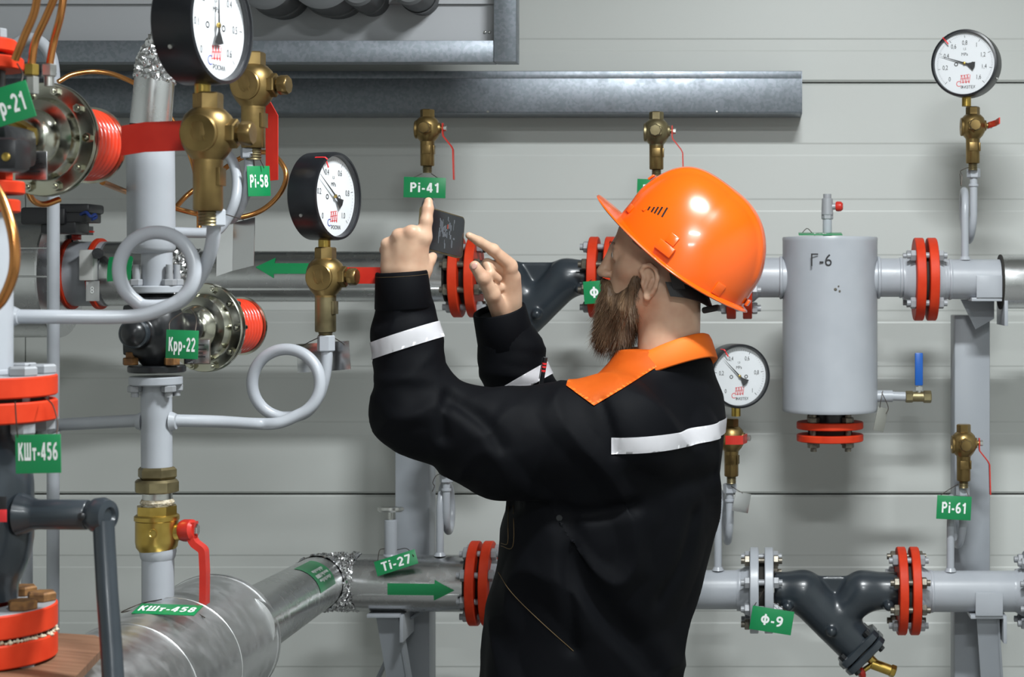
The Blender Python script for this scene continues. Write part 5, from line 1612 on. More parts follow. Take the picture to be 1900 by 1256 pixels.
M['hair'] = mat('short_brown_hair', (0.16, 0.10, 0.068), 0.7, bump=(700, 0.6, 0.001), var=(90, (0.12, 0.07, 0.045), (0.23, 0.145, 0.10)))
M['eyewhite'] = mat('eye_white', (0.7, 0.68, 0.64), 0.2)
M['iris'] = mat('eye_iris', (0.03, 0.035, 0.04), 0.15)
M['nail'] = mat('fingernail', (0.62, 0.36, 0.30), 0.25)
M['stitch'] = mat('tan_stitching', (0.10, 0.062, 0.02), 0.7)
M['phoneglass'] = mat('phone_glass', (0.010, 0.012, 0.015), 0.12, coat=0.3)
M['phoneimg'] = mat('phone_picture', (0.05, 0.055, 0.06), 0.3, emit=(0.35, 0.40, 0.46, 0.12))
M['phonered'] = mat('phone_picture_red', (0.2, 0.03, 0.02), 0.3, emit=(0.8, 0.12, 0.06, 0.15))
M['rubber'] = mat('boot_rubber', (0.015, 0.015, 0.016), 0.6)

BD3 = 3.30
TH = math.radians(30)
bf = Vector((-math.cos(TH), math.sin(TH), 0))
bl = Vector((-math.sin(TH), -math.cos(TH), 0))


def zz(py, d=BD3):
    return CAMZ - S(py - HZ, d)


person = thing('person', 'bearded worker in an orange helmet and black jacket photographing a gauge with a phone', 'person', (W(1080, 0, BD3).x, BD3, 0))

# ---- jacket volume
rows = [  # picture row, centre column, half width, half depth
    (1400, 1074, .205, .168), (1330, 1074, .205, .168), (1250, 1078, .215, .176), (1150, 1094, .215, .174), (1060, 1114, .225, .184), (980, 1128, .232, .190), (900, 1146, .228, .186),
    (840, 1162, .222, .176), (780, 1182, .214, .158), (735, 1202, .195, .128), (700, 1218, .155, .100), (672, 1226, .120, .096), (648, 1230, .100, .090), (600, 1236, .095, .085)]
rz = np.array([zz(r[0]) for r in rows]); rc = np.array([W(r[1], 0, BD3).x for r in rows])
ra = np.array([r[2] for r in rows]); rb = np.array([r[3] for r in rows])


def torso_sd(P, grow=0.0):
    z = P[:, 2]
    cx = np.interp(z, rz, rc); a = np.interp(z, rz, ra) + grow; b = np.interp(z, rz, rb) + grow
    dx, dy = P[:, 0] - cx, P[:, 1] - BD3
    u = dx * bl.x + dy * bl.y; v = dx * bf.x + dy * bf.y
    k = np.sqrt((u / a) ** 2 + (v / b) ** 2)
    d = (k - 1) * np.minimum(a, b) * 0.9
    return np.maximum(d, np.maximum(zz(1365) - z, z - zz(642)))


LSH, LMID, LEL = W(1150, 806, 3.15), W(935, 820, 3.11), W(778, 768, 3.08)
LFA, LWR = W(752, 612, 3.075), W(746, 520, 3.07)
RSH, REL, RFA, RWR = W(1250, 795, 3.44), W(990, 806, 3.40), W(946, 662, 3.345), W(930, 592, 3.325)


def lim(P, a, b, ra_, rb_):
    return sd_cap(P, tuple(a), tuple(b), ra_, rb_)


def jacket_fn(P):
    d = torso_sd(P)
    arm = smin(lim(P, LSH, LMID, .104, .094), lim(P, LMID, LEL, .094, .074), 0.03)
    fore = smin(lim(P, LEL, LFA, .073, .057), lim(P, LFA, LWR, .057, .043), 0.02)
    arm = smin(arm, fore, 0.03)
    # sleeve ends at the wrist
    ax = (LWR - LFA).normalized()
    arm = np.maximum(arm, (P - np.array(LWR, np.float32)) @ np.array(ax, np.float32) - 0.012)
    d = smin(d, arm, 0.045)
    r_ = smin(lim(P, RSH, REL, .086, .076), lim(P, REL, RFA, .074, .060), 0.03)
    r_ = smin(r_, lim(P, RFA, RWR, .060, .047), 0.02)
    ax = (RWR - RFA).normalized()
    r_ = np.maximum(r_, (P - np.array(RWR, np.float32)) @ np.array(ax, np.float32) - 0.012)
    d = smin(d, r_, 0.035)
    return d


jlo = (W(670, 0, 3.05).x, 2.93, zz(1372)); jhi = (W(1385, 0, 3.45).x, 3.62, W(0, 480, 3.05).z)
jv, jq = nets(jacket_fn, jlo, jhi, 0.0062)
jv = relax(jv, jq, 2)
jn = vnormals(jv, jq)
if ((jv - jv.mean(0)) * jn).sum() < 0:
    jn = -jn
    jq = jq[:, ::-1]


def seg_t(P, a, b):
    a, b = np.array(a), np.array(b)
    t = ((P - a) @ (b - a)) / ((b - a) @ (b - a))
    return t, np.linalg.norm(P - a - np.clip(t, 0, 1)[:, None] * (b - a), axis=1)


# cloth folds: ridged noise stretched along the pull of the cloth
def ridge(P, R3, sc, seed):
    Q = (P @ np.array(R3, np.float32)) * np.array(sc, np.float32)
    n = vnoise(Q, 1.0, seed) + 0.35 * vnoise(Q, 2.1, seed + 1)
    return 1 - np.minimum(1, np.abs(n) * 5.0)


tE, dE = seg_t(jv, LEL, LEL + Vector((0.001, 0, 0)))
wE = np.exp(-(dE / 0.13) ** 2)
tA, dA = seg_t(jv, LSH, LEL)
wA = np.exp(-(dA / 0.16) ** 2) * np.clip(tA + 0.2, 0, 1)
tF, dF = seg_t(jv, LEL, LWR); tR, dR = seg_t(jv, REL, RWR)
wF = np.maximum(np.exp(-(dF / 0.07) ** 4), np.exp(-(dR / 0.075) ** 4))
wT = np.clip(1 - wA - wF, 0, 1)
c, s = math.cos(0.6), math.sin(0.6)
Rdiag = [[c, 0, -s], [0, 1, 0], [s, 0, c]]
c2, s2 = math.cos(-0.5), math.sin(-0.5)
Rarm = [[c2, 0, -s2], [0, 1, 0], [s2, 0, c2]]
fold = 0.014 * wT * (ridge(jv, Rdiag, (9, 5, 4.0), 3) - 0.45)
fold += 0.012 * wA * (ridge(jv, Rarm, (12, 6, 7), 7) - 0.45)
fold += 0.010 * wF * (ridge(jv, np.eye(3), (5, 5, 17), 11) - 0.45)
fold += 0.006 * vnoise(jv, 7.0, 21)
hem = np.clip((jv[:, 2] - zz(1372)) / 0.1, 0, 1)
end = np.minimum(1, np.minimum(np.linalg.norm(jv - np.array(LWR), axis=1), np.linalg.norm(jv - np.array(RWR), axis=1)) / 0.08)
jv = jv + jn * (fold * hem * end ** 2)[:, None]
# deliberate creases
def furrow(pts, depth, width):
    global jv
    n = vnormals(jv, jq)
    w = np.zeros(len(jv))
    for a, b in zip(pts[:-1], pts[1:]):
        _, dd = seg_t(jv, a, b)
        w = np.maximum(w, np.exp(-(dd / width) ** 2))
    jv = jv - n * (depth * w)[:, None]


jbv = BVHTree.FromPolygons([tuple(map(float, p)) for p in jv], [tuple(map(int, f)) for f in jq])
CAMP = Vector((0, 0, CAMZ))


def on_jacket(px, py, lift=0.0006, tree=None):
    d = (W(px, py, 1.0) - CAMP).normalized()
    h, n, _, _ = (tree or jbv).ray_cast(CAMP + d * 1.0, d)
    if h is None:
        return None
    if n.dot(d) > 0:
        n = -n
    return h + n * lift


def path_on(pts, lift=0.0, n=6, tree=None):
    out = []
    for p in spline([Vector((x, y, 0)) for x, y in pts], n):
        q = on_jacket(p.x, p.y, lift, tree)
        if q is not None:
            out.append(q)
    return out


for pts, dep, wid in (
        ([(838, 738), (860, 752), (905, 790), (930, 830)], .010, .014), ([(835, 735), (820, 770), (822, 810)], .008, .012),
        ([(1115, 742), (1130, 790), (1140, 840)], .006, .010), ([(1030, 955), (1060, 1010), (1090, 1090), (1180, 1190), (1225, 1250)], .016, .022),
        ([(930, 930), (1000, 945), (1080, 955), (1180, 940)], .014, .014), ([(1060, 980), (1055, 1060), (1062, 1200)], .009, .014),
        ([(700, 600), (750, 585), (800, 575)], .005, .010), ([(1180, 880), (1250, 900), (1330, 880)], .007, .018), ([(1290, 960), (1270, 1040), (1230, 1110)], .008, .02)):
    pp_ = path_on(pts)
    if len(pp_) > 1:
        furrow(pp_, dep, wid)
jbv = BVHTree.FromPolygons([tuple(map(float, p)) for p in jv], [tuple(map(int, f)) for f in jq])

jmb = net_mb(jv, jq)
SHARP_SAVE = SHARP
SHARP = math.radians(80)
jacket = part('jacket', jmb, 'cloth', person)
SHARP = SHARP_SAVE


def cut_patch(planes, lift, keep=None):
    """piece of the jacket surface between planes (co, outward normal), lifted off the cloth"""
    sel = np.ones(len(jv), bool)
    for co, no in planes:
        sel &= ((jv - np.array(co)) @ np.array(Vector(no).normalized())) < 0.012
    fs = jq[sel[jq].all(1)]
    used = np.unique(fs)
    mp = -np.ones(len(jv), int); mp[used] = np.arange(len(used))
    nn = vnormals(jv, jq)
    bm = bmesh.new()
    vv = [bm.verts.new(tuple(map(float, jv[i] + nn[i] * lift))) for i in used]
    for f in fs:
        try:
            bm.faces.new([vv[mp[i]] for i in f])
        except ValueError:
            pass
    for co, no in planes:
        bmesh.ops.bisect_plane(bm, geom=list(bm.verts) + list(bm.edges) + list(bm.faces), plane_co=co, plane_no=no, clear_outer=True)
    bmesh.ops.recalc_face_normals(bm, faces=list(bm.faces))
    bm.normal_update()
    # give it thickness
    geo = bmesh.ops.extrude_face_region(bm, geom=list(bm.faces))
    for g in geo['geom']:
        if isinstance(g, bmesh.types.BMVert):
            g.co -= g.normal * 0.0
    bm.verts.index_update()
    mb = MB(); mb.add([v.co.copy() for v in bm.verts], [tuple(v.index for v in f.verts) for f in bm.faces])
    bm.free()
    return mb


def band(p, q, half, xmin=None, xmax=None, ymin=None, ymax=None):
    p, q = Vector(p), Vector(q)
    u = (q - p).normalized()
    w = Vector((-u.y, u.x, 0)).normalized()
    n = w.cross(u).normalized()
    if n.z < 0: n = -n
    pl = [(p + n * half, n), (p - n * half, -n)]
    if xmin is not None: pl.append(((xmin, 0, 0), (-1, 0, 0)))
    if xmax is not None: pl.append(((xmax, 0, 0), (1, 0, 0)))
    if ymin is not None: pl.append(((0, ymin, 0), (0, -1, 0)))
    if ymax is not None: pl.append(((0, ymax, 0), (0, 1, 0)))
    return pl


SHARP = math.radians(80)
part('back_tape', cut_patch(band(W(1140, 819, 3.12), W(1346, 789, 3.34), 0.0145, xmin=W(1140, 0, 3.12).x), 0.0022), 'tape', jacket, label='white reflective tape across the back')
part('sleeve_tape', cut_patch(band(W(700, 648, 3.07), W(815, 611, 3.07), 0.0145, xmax=W(845, 0, 3.07).x, ymax=3.2), 0.0022), 'tape', jacket, label='white reflective tape on the sleeve')
part('sleeve_tape', cut_patch(band(W(950, 722, 3.30), W(1022, 680, 3.30), 0.0125, xmin=W(920, 0, 3.3).x, xmax=W(1045, 0, 3.3).x, ymin=3.24), 0.0022), 'tape', jacket, label='white reflective tape on the sleeve')
# orange yoke on the front of the shoulder
e = (W(1250, 662, 3.2) - W(1115, 742, 3.2)).normalized()
nA = Vector((0, 1, 0)).cross(e)
if nA.z > 0: nA = -nA
e = (W(1115, 742, 3.2) - W(1065, 710, 3.2)).normalized()
nB = Vector((0, 1, 0)).cross(e)
if nB.z > 0: nB = -nB
part('yoke', cut_patch([(W(1115, 742, 3.2), nA), (W(1065, 710, 3.2), nB), (W(1062, 700, 3.2), (-1, 0, 0))], 0.0024), 'orangecloth', jacket, label='orange shoulder yoke')

# collar
def collar():
    mb = MB()
    c = Vector((W(1226, 0, BD3).x, BD3 - 0.005, 0))
    n = 40
    vs, fs = [], []
    prof = [(-.004, -.038), (-.002, -.006), (.002, .0), (.006, -.001), (.011, -.010), (.021, -.042), (.019, -.045)]
    for i in range(n + 1):
        a = math.radians(-172 + 344 * i / n) + math.pi      # open at the throat
        ca, sa = math.cos(a), math.sin(a)
        rf = 0.104 if ca > 0 else 0.088
        t = (1 + ca) / 2
        zu = zz(616) * (1 - t) + zz(700) * t
        d = bf * ca * rf + bl * sa * 0.080
        dn = d.normalized()
        for o, h in prof:
            vs.append(c + d + dn * o * (1 + t * 0.6) + Vector((0, 0, zu + h)))
    m = len(prof)
    for i in range(n):
        for j in range(m):
            j2 = (j + 1) % m
            fs.append((i * m + j, i * m + j2, (i + 1) * m + j2, (i + 1) * m + j))
    fs.append(tuple(range(m))); fs.append(tuple(n * m + j for j in range(m))[::-1])
    return mb.add(vs, fs)


part('collar', collar(), 'orangecloth', jacket, label='orange collar')


def cuff(a, b, r0, r1):
    ax = (b - a)
    L = ax.length
    prof = [(r0 + .001, 0), (r0 + .003, .003), (r1 + .003, L - .003), (r1 + .0015, L), (r1 - .002, L - .001), (r1 - .004, L - .02), (r1 - .006, L - .045)]
    mb = MB().lathe(prof, frame(a, ax), 40, False, False)
    rng = random.Random(5)
    return mb


axl = (LWR - LFA).normalized()
part('cuff', cuff(LWR - axl * 0.05, LWR + axl * 0.016, .0475, .0425), 'cloth', jacket)
part('cuff_stitching', MB().lathe([(.0455, 0.0), (.0462, .0006), (.0455, .0012)], frame(LWR + axl * 0.008, axl), 40, False, False), 'stitch', jacket)
axr = (RWR - RFA).normalized()
part('cuff', cuff(RWR - axr * 0.052, RWR + axr * 0.020, .0520, .0475), 'cloth', jacket)
for pts in ([(944, 940), (943, 975), (942, 1008), (930, 1008)], [(953, 938), (952, 1013), (930, 1013)], [(925, 1062), (950, 1100), (1000, 1150), (1064, 1208)]):
    q = path_on(pts, 0.0005)
    if len(q) > 2:
        part('stitching', MB().tube(q, 0.0007, 5), 'stitch', jacket)
q = on_jacket(1038, 961, 0.001)
if q: part('eyelet', MB().lathe([(.0035, 0), (.0055, .001), (.0055, .002), (.0035, .002)], frame(q, (0, -1, 0)), 14), 'castblack', jacket)
SHARP = SHARP_SAVE

# ---- trousers and boots (below the frame)
hipL = Vector((rc[1], BD3, 0.84)) + bl * 0.095; hipR = Vector((rc[1], BD3, 0.84)) - bl * 0.095
hc = Vector((rc[1], BD3, 0.0))
footL, footR = hc + bl * 0.12 + bf * 0.03, hc - bl * 0.12 - bf * 0.05


def trouser_fn(P):
    d = sd_ell(P, (rc[1], BD3, 0.86), (0.17, 0.17, 0.16))
    for h, f in ((hipL, footL), (hipR, footR)):
        k = (h + f) / 2 + bf * 0.02; k.z = 0.47
        d = smin(d, smin(lim(P, h, k, .105, .082), lim(P, k, f + Vector((0, 0, .13)), .082, .068), 0.03), 0.04)
    return np.maximum(d, 0.075 - P[:, 2])


v, q = nets(trouser_fn, (rc[1] - .3, BD3 - .3, 0.06), (rc[1] + .3, BD3 + .3, 1.0), 0.012)
part('trousers', net_mb(relax(v, q, 1), q), 'cloth', person)
for f in (footL, footR):
    def boot_fn(P, f=f):
        d = lim(P, f + Vector((0, 0, .06)), f + Vector((0, 0, .16)), .052, .055)
        d = smin(d, lim(P, f + Vector((0, 0, .045)) - bf * .02, f + bf * .17 + Vector((0, 0, .035)), .048, .040), 0.03)
        return smax(d, 0.002 - P[:, 2], 0.004)
    v, q = nets(boot_fn, (f.x - .26, f.y - .2, -0.01), (f.x + .14, f.y + .22, .24), 0.008)
    part('boot', net_mb(relax(v, q, 1), q), 'rubber', person)

# ---- head (local frame: f forward, l left, z up)
HD = 3.28
HC = W(1215, 470, HD)
ha = math.radians(5)
hf = Vector((-math.cos(ha), math.sin(ha), 0)); hl = Vector((-math.sin(ha), -math.cos(ha), 0)); hz_ = Vector((0, 0, 1))
HM = Matrix((hf, hl, hz_)).transposed().to_4x4(); HM.translation = HC


def head_fn(P):
    A = P.copy(); A[:, 1] = np.abs(A[:, 1])           # mirrored
    d = sd_ell(P, (-.016, 0, .026), (.086, .074, .084))
    d = smin(d, sd_ell(A, (.026, 0, -.035), (.054, .060, .078)), .03)
    d = smin(d, sd_cap(A, (.066, 0, .012), (.060, .034, .012), .0165, .014), .012)
    d = smin(d, sd_cap(A, (.040, .047, -.028), (.015, .060, -.030), .020, .014), .02)
    d = smin(d, sd_ell(A, (.042, 0, -.078), (.046, .044, .040)), .02)
    d = smin(d, sd_cap(A, (.000, .052, -.072), (.060, .022, -.108), .018, .018), .02)
    d = smin(d, sd_cap(P, (-.028, 0, -.05), (-.026, 0, -.195), .059, .058), .03)
    d = smax(d, -sd_ell(A, (.086, .033, -.004), (.020, .016, .012)), .012)
    d = smin(d, sd_ell(A, (.061, .032, -.004), (.0145, .0155, .0135)), .004)
    d = smin(d, sd_cap(A, (.0745, .024, .003), (.068, .044, .001), .0035, .003), .004)
    d = smin(d, sd_cap(A, (.0735, .024, -.010), (.068, .043, -.010), .003, .003), .004)
    d = smin(d, sd_cap(P, (.079, 0, .006), (.096, 0, -.030), .0085, .0105), .010)
    d = smin(d, sd_ell(P, (.0985, 0, -.034), (.0115, .0115, .0105)), .006)
    d = smin(d, sd_ell(A, (.090, .0115, -.039), (.0115, .0075, .0075)), .005)
    d = smax(d, -sd_ell(A, (.0935, .0075, -.0465), (.0055, .0035, .004)), .002)
    d = smin(d, sd_cap(A, (.0865, 0, -.059), (.080, .020, -.062), .0085, .006), .006)
    d = smin(d, sd_cap(A, (.0845, 0, -.072), (.078, .018, -.070), .0085, .006), .006)
    # ear
    ear = sd_ell(A, (-.002, .0755, -.052), (.0165, .006, .030))
    ear = smax(ear, -sd_ell(A, (.002, .083, -.050), (.0105, .0075, .019)), .004)
    hx = [(.008, .0765, -.046), (.0135, .078, -.034), (.008, .082, -.0245), (-.004, .0845, -.0220), (-.0145, .086, -.0305), (-.0175, .086, -.046), (-.0135, .084, -.062), (-.006, .081, -.074)]
    for i in range(len(hx) - 1):
        ear = smin(ear, sd_cap(A, hx[i], hx[i + 1], .0042, .0042), .003)
    ear = smin(ear, sd_cap(A, (-.006, .081, -.050), (.000, .079, -.064), .0036, .0036), .003)
    ear = smin(ear, sd_ell(A, (.003, .0785, -.080), (.0078, .0045, .0090)), .004)
    ear = smin(ear, sd_ell(A, (.0115, .0765, -.056), (.004, .005, .007)), .003)
    return smin(d, ear, .005)


hv, hq = nets(head_fn, (-.135, -.105, -.235), (.125, .105, .135), 0.0026)
hv = relax(hv, hq, 1)
bodymb = moved(net_mb(hv, hq), HM)

# ---- hands
lw = lambda px, py, d: tuple(W(px, py, d))


def lhand_fn(P):
    k = .009
    d = chain(P, [lw(768, 545, 3.085), lw(771, 500, 3.075), lw(787, 440, 3.062)], [.017, .0155, .0125])
    d = smin(d, chain(P, [lw(752, 545, 3.078), lw(757, 500, 3.066), lw(764, 431, 3.052)], [.018, .0155, .0122]), .018)
    d = smin(d, chain(P, [lw(738, 545, 3.080), lw(742, 500, 3.068), lw(740, 437, 3.056)], [.018, .015, .0115]), .018)
    d = smin(d, chain(P, [lw(726, 545, 3.085), lw(724, 500, 3.076), lw(719, 453, 3.068)], [.017, .0135, .0105]), .018)
    d = smin(d, sd_ell(P, lw(752, 490, 3.078), (.038, .017, .048)), .016)
    d = smin(d, chain(P, [lw(787, 440, 3.062), lw(791, 409, 3.060), lw(794, 387, 3.064), lw(795, 374, 3.068)], [.0122, .0108, .0098, .0078], .004), k)
    d = smin(d, chain(P, [lw(764, 431, 3.052), lw(757, 435, 3.092), lw(772, 432, 3.115), lw(790, 436, 3.118)], [.0118, .0102, .0095, .008], .004), .006)
    d = smin(d, chain(P, [lw(740, 437, 3.056), lw(732, 446, 3.094), lw(748, 446, 3.116), lw(768, 452, 3.118)], [.0112, .0098, .009, .008], .004), .006)
    d = smin(d, chain(P, [lw(719, 453, 3.068), lw(714, 464, 3.096), lw(732, 466, 3.112), lw(748, 472, 3.112)], [.0102, .009, .0082, .0072], .004), .006)
    d = smin(d, chain(P, [lw(776, 520, 3.085), lw(788, 500, 3.090), lw(797, 483, 3.098), lw(803, 476, 3.104)], [.0165, .0125, .0098, .008], .006), .012)
    return d


def rhand_fn(P):
    k = .007
    d = chain(P, [lw(938, 615, 3.345), lw(940, 588, 3.335), lw(947, 500, 3.285)], [.025, .022, .0135], .01)
    d = smin(d, chain(P, [lw(950, 615, 3.350), lw(949, 588, 3.345), lw(954, 514, 3.302)], [.023, .021, .0125], .01), .012)
    d = smin(d, sd_ell(P, lw(936, 548, 3.316), (.022, .019, .040)), .012)
    d = smin(d, sd_ell(P, lw(946, 535, 3.324), (.017, .021, .040)), .012)
    # index finger, stretched out to the phone
    d = smin(d, chain(P, [lw(947, 492, 3.282), lw(915, 464, 3.256), lw(889, 448, 3.237), lw(870, 437, 3.222)], [.0132, .0108, .0092, .0066], .003), k)
    d = smin(d, sd_ell(P, lw(915, 463, 3.256), (.0118, .0118, .0112)), .004)
    # middle, ring and little fingers folded into the palm
    d = smin(d, chain(P, [lw(946, 505, 3.302), lw(904, 489, 3.266), lw(910, 506, 3.258), lw(924, 517, 3.272)], [.0118, .0100, .0088, .0078], .003), .004)
    d = smin(d, chain(P, [lw(950, 520, 3.314), lw(911, 510, 3.284), lw(917, 526, 3.278), lw(929, 534, 3.288)], [.0115, .0096, .0086, .0076], .003), .004)
    d = smin(d, chain(P, [lw(950, 534, 3.324), lw(918, 530, 3.300), lw(923, 543, 3.296)], [.0105, .0088, .0078], .003), .004)
    # thumb, raised beside the folded fingers
    th = chain(P, [lw(930, 584, 3.312), lw(913, 546, 3.264), lw(896, 515, 3.238), lw(881, 494, 3.228)], [.018, .0150, .0122, .0104], .005)
    th = smin(th, sd_ell(P, lw(897, 516, 3.238), (.0130, .0130, .0126)), .004)
    d = smin(d, th, .009)
    return d


for fn, c in ((lhand_fn, W(755, 460, 3.08)), (rhand_fn, W(920, 525, 3.29))):
    v, q = nets(fn, tuple(c - Vector((.085, .09, .115))), tuple(c + Vector((.085, .10, .11))), 0.0022)
    v = relax(v, q, 1)
    n = vnormals(v, q)
    if ((v - v.mean(0)) * n).sum() < 0: q = q[:, ::-1]
    bodymb.add(v.tolist(), q.tolist())

# hidden trunk and limbs that carry head and hands
def core_fn(P):
    d = torso_sd(P, -0.045)
    for a, b, r0, r1 in ((LSH, LEL, .05, .042), (LEL, LWR, .042, .028), (RSH, REL, .05, .042), (REL, RWR, .042, .028), (LSH, RSH, .06, .06)):
        d = smin(d, lim(P, a, b, r0, r1), .03)
    for h, f in ((hipL, footL), (hipR, footR)):
        k = (h + f) / 2; k.z = .47
        d = smin(d, smin(lim(P, h, k, .07, .05), lim(P, k, f + Vector((0, 0, .08)), .05, .04), .03), .04)
    return d


v, q = nets(core_fn, (jlo[0], jlo[1], 0.02), (jhi[0], jhi[1], zz(640)), 0.016)
bodymb.add(v.tolist(), q.tolist())
SHARP = math.radians(80)
body = part('body', bodymb, 'skin', person)

# ---- hair, beard, eyes, nails
def hair_fn(P):
    d = sd_ell(P, (-.016, 0, .026), (.0875, .0758, .0855))
    d = smin(d, sd_cap(P, (-.028, 0, -.04), (-.029, 0, -.10), .060, .0600), .03)
    # keep what lies above a line from temple to nape, behind the forehead
    cut = np.maximum(-(P[:, 2] + .012 + (P[:, 0] - .03) * 0.80), P[:, 0] - .034)
    return np.maximum(d, cut)


v, q = nets(hair_fn, (-.12, -.1, -.14), (.1, .1, .13), 0.003)
part('hair', moved(net_mb(relax(v, q, 1), q), HM), 'hair', person)


def beard_fn(P):
    A = P.copy(); A[:, 1] = np.abs(A[:, 1])
    d = sd_cap(A, (.070, .0, -.092), (.082, .0, -.148), .040, .036)
    d = smin(d, sd_cap(A, (.052, .026, -.100), (.066, .014, -.150), .030, .026), .02)
    d = smin(d, sd_cap(A, (.024, .058, -.052), (.046, .044, -.100), .012, .024), .02)
    d = smin(d, sd_cap(A, (.018, .0655, -.028), (.026, .058, -.060), .007, .012), .012)
    d = smin(d, sd_cap(A, (.095, .002, -.0530), (.082, .026, -.068), .0095, .011), .008)
    d = smin(d, sd_cap(A, (.080, .026, -.066), (.072, .030, -.090), .010, .016), .012)
    return d


bv, bq = nets(beard_fn, (-.01, -.09, -.205), (.14, .09, -.01), 0.003)
bn = vnormals(bv, bq)
if ((bv - bv.mean(0)) * bn).sum() < 0: bn = -bn; bq = bq[:, ::-1]
bv0 = bv.copy()
Q = bv * np.array((1, 1, .3))
bv = bv + bn * (0.006 * vnoise(Q, 55, 2) + 0.004 * vnoise(Q, 120, 5) - .003)[:, None]
brd = part('beard', moved(net_mb(bv, bq), HM), 'beard', person)
rng = np.random.default_rng(3)
pick = rng.choice(len(bv), 5200)
st = MB()
vs, fs = [], []
for i in pick:
    p = Vector(bv[i].tolist()); n = Vector(bn[i].tolist())
    low = min(1, max(0, (-.055 - p.z) / .09))
    dirv = (n * rng.uniform(.25, .55) + Vector((.28 * low, 0, -1)) + Vector(rng.normal(0, .16, 3).tolist())).normalized()
    L = rng.uniform(.006, .012) + .016 * low * rng.uniform(.3, 1)
    r = rng.uniform(.00028, .00045)
    sd = dirv.cross(n)
    if sd.length < 1e-4: continue
    sd.normalize(); up_ = sd.cross(dirv)
    cv = (Vector((0, 0, -1)) * .25 + Vector(rng.normal(0, .12, 3).tolist())) * L
    o = len(vs)
    for k, (t, rr) in enumerate(((0, 1.), (.5, .85))):
        c = p - n * .001 + dirv * L * t + cv * t * t
        for a in (0, 2.094, 4.189):
            vs.append(c + (sd * math.cos(a) + up_ * math.sin(a)) * r * rr)
    vs.append(p + dirv * L + cv)
    for a in range(3):
        b = (a + 1) % 3
        fs.append((o + a, o + b, o + 3 + b, o + 3 + a)); fs.append((o + 3 + a, o + 3 + b, o + 6))
st.add(vs, fs)
part('beard_strands', moved(st, HM), 'beard', brd, kind='stuff')
# eyebrow
for sgn in (-1, 1):
    mb = MB(); vs = []; fs = []
    for k in range(160):
        t = rng.random()
        p = Vector((.0825 - .016 * t * t, sgn * (.016 + .034 * t), .016 + .004 * math.sin(t * 3) + rng.normal(0, .0018)))
        d = Vector((-.25, sgn * 1.0, .25)).normalized() * rng.uniform(.004, .008)
        o = len(vs)
        vs += [p + Vector((0, 0, .0003)), p - Vector((0, 0, .0003)), p + Vector((.0004, 0, 0)), p + d]
        fs += [(o, o + 1, o + 3), (o + 1, o + 2, o + 3), (o + 2, o, o + 3)]
    mb.add(vs, fs)
    part('eyebrow', moved(mb, HM), 'beard', person, kind='stuff')
    eye = HM @ Vector((.0660, sgn * .0325, -.0035))
    part('eye', MB().lathe([(0.0002, -.0108)] + [(.0108 * math.sin(math.pi * i / 12), -.0108 * math.cos(math.pi * i / 12)) for i in range(1, 12)] + [(.0002, .0108)], frame(eye, hf + hl * sgn * 0.25), 24), 'eyewhite', person)
    part('iris', MB().lathe([(.0056, .0092), (.004, .0105), (.0002, .0112)], frame(eye, hf + hl * sgn * 0.05), 20), 'iris', person)
# thumb nail of the pointing hand
btree = BVHTree.FromPolygons([Vector(p) for p in bodymb.v], bodymb.f)


def nail(px, py, ang, rx, rz_):
    d = (W(px, py, 1.0) - CAMP).normalized()
    h, n, _, _ = btree.ray_cast(CAMP + d, d)
    if h is None: return
    if n.dot(d) > 0: n = -n
    fr = frame(h - n * .0009, n, (0, 0, 1)) @ Matrix.Rotation(ang, 4, 'Z')
    mb = MB().lathe([(.0062, 0), (.0056, .0010), (.0035, .0017), (.0002, .0019)], fr @ Matrix.Diagonal((rz_, rx, 1, 1)), 20)
    part('fingernail', mb, 'nail', body)


nail(880, 494, math.radians(-38), .82, 1.15)
SHARP = SHARP_SAVE

# ---- helmet
tilt = math.radians(37)
hHF = hf * math.cos(tilt) + hz_ * math.sin(tilt)
hHU = -hf * math.sin(tilt) + hz_ * math.cos(tilt)
hHC = HM @ Vector((-.054, 0, -.014))
KM = Matrix((hHF, hl, hHU)).transposed().to_4x4(); KM.translation = hHC
helmet = thing('hard_hat', 'glossy orange hard hat on the worker head', 'helmet', hHC)


def dome(phi, t, off=0.0):
    """phi round the head (0 = front), t 0 rim .. 1 crown, helmet frame"""
    cp = math.cos(phi)
    a = .146 if cp > 0 else .140
    T = t * math.pi / 2
    ct, st_ = math.cos(T) ** (0.86 - 0.34 * max(0, cp)), math.sin(T)
    x, y = a * math.cos(phi) * ct, .113 * math.sin(phi) * ct
    z = .160 * st_ - .016 * math.sin(phi) ** 2 * (1 - t)
    crest = 1 / (1 + math.exp((abs(y) - .030) / .0016)) if t > .12 else 0
    k = min(1, max(0, (t - .12) / .12))
    n = Vector((x / a ** 2, y / .113 ** 2, max(z, 0) / .160 ** 2 + 1e-4)).normalized()
    return Vector((x, y, z)) + n * (.0042 * crest * k + off)


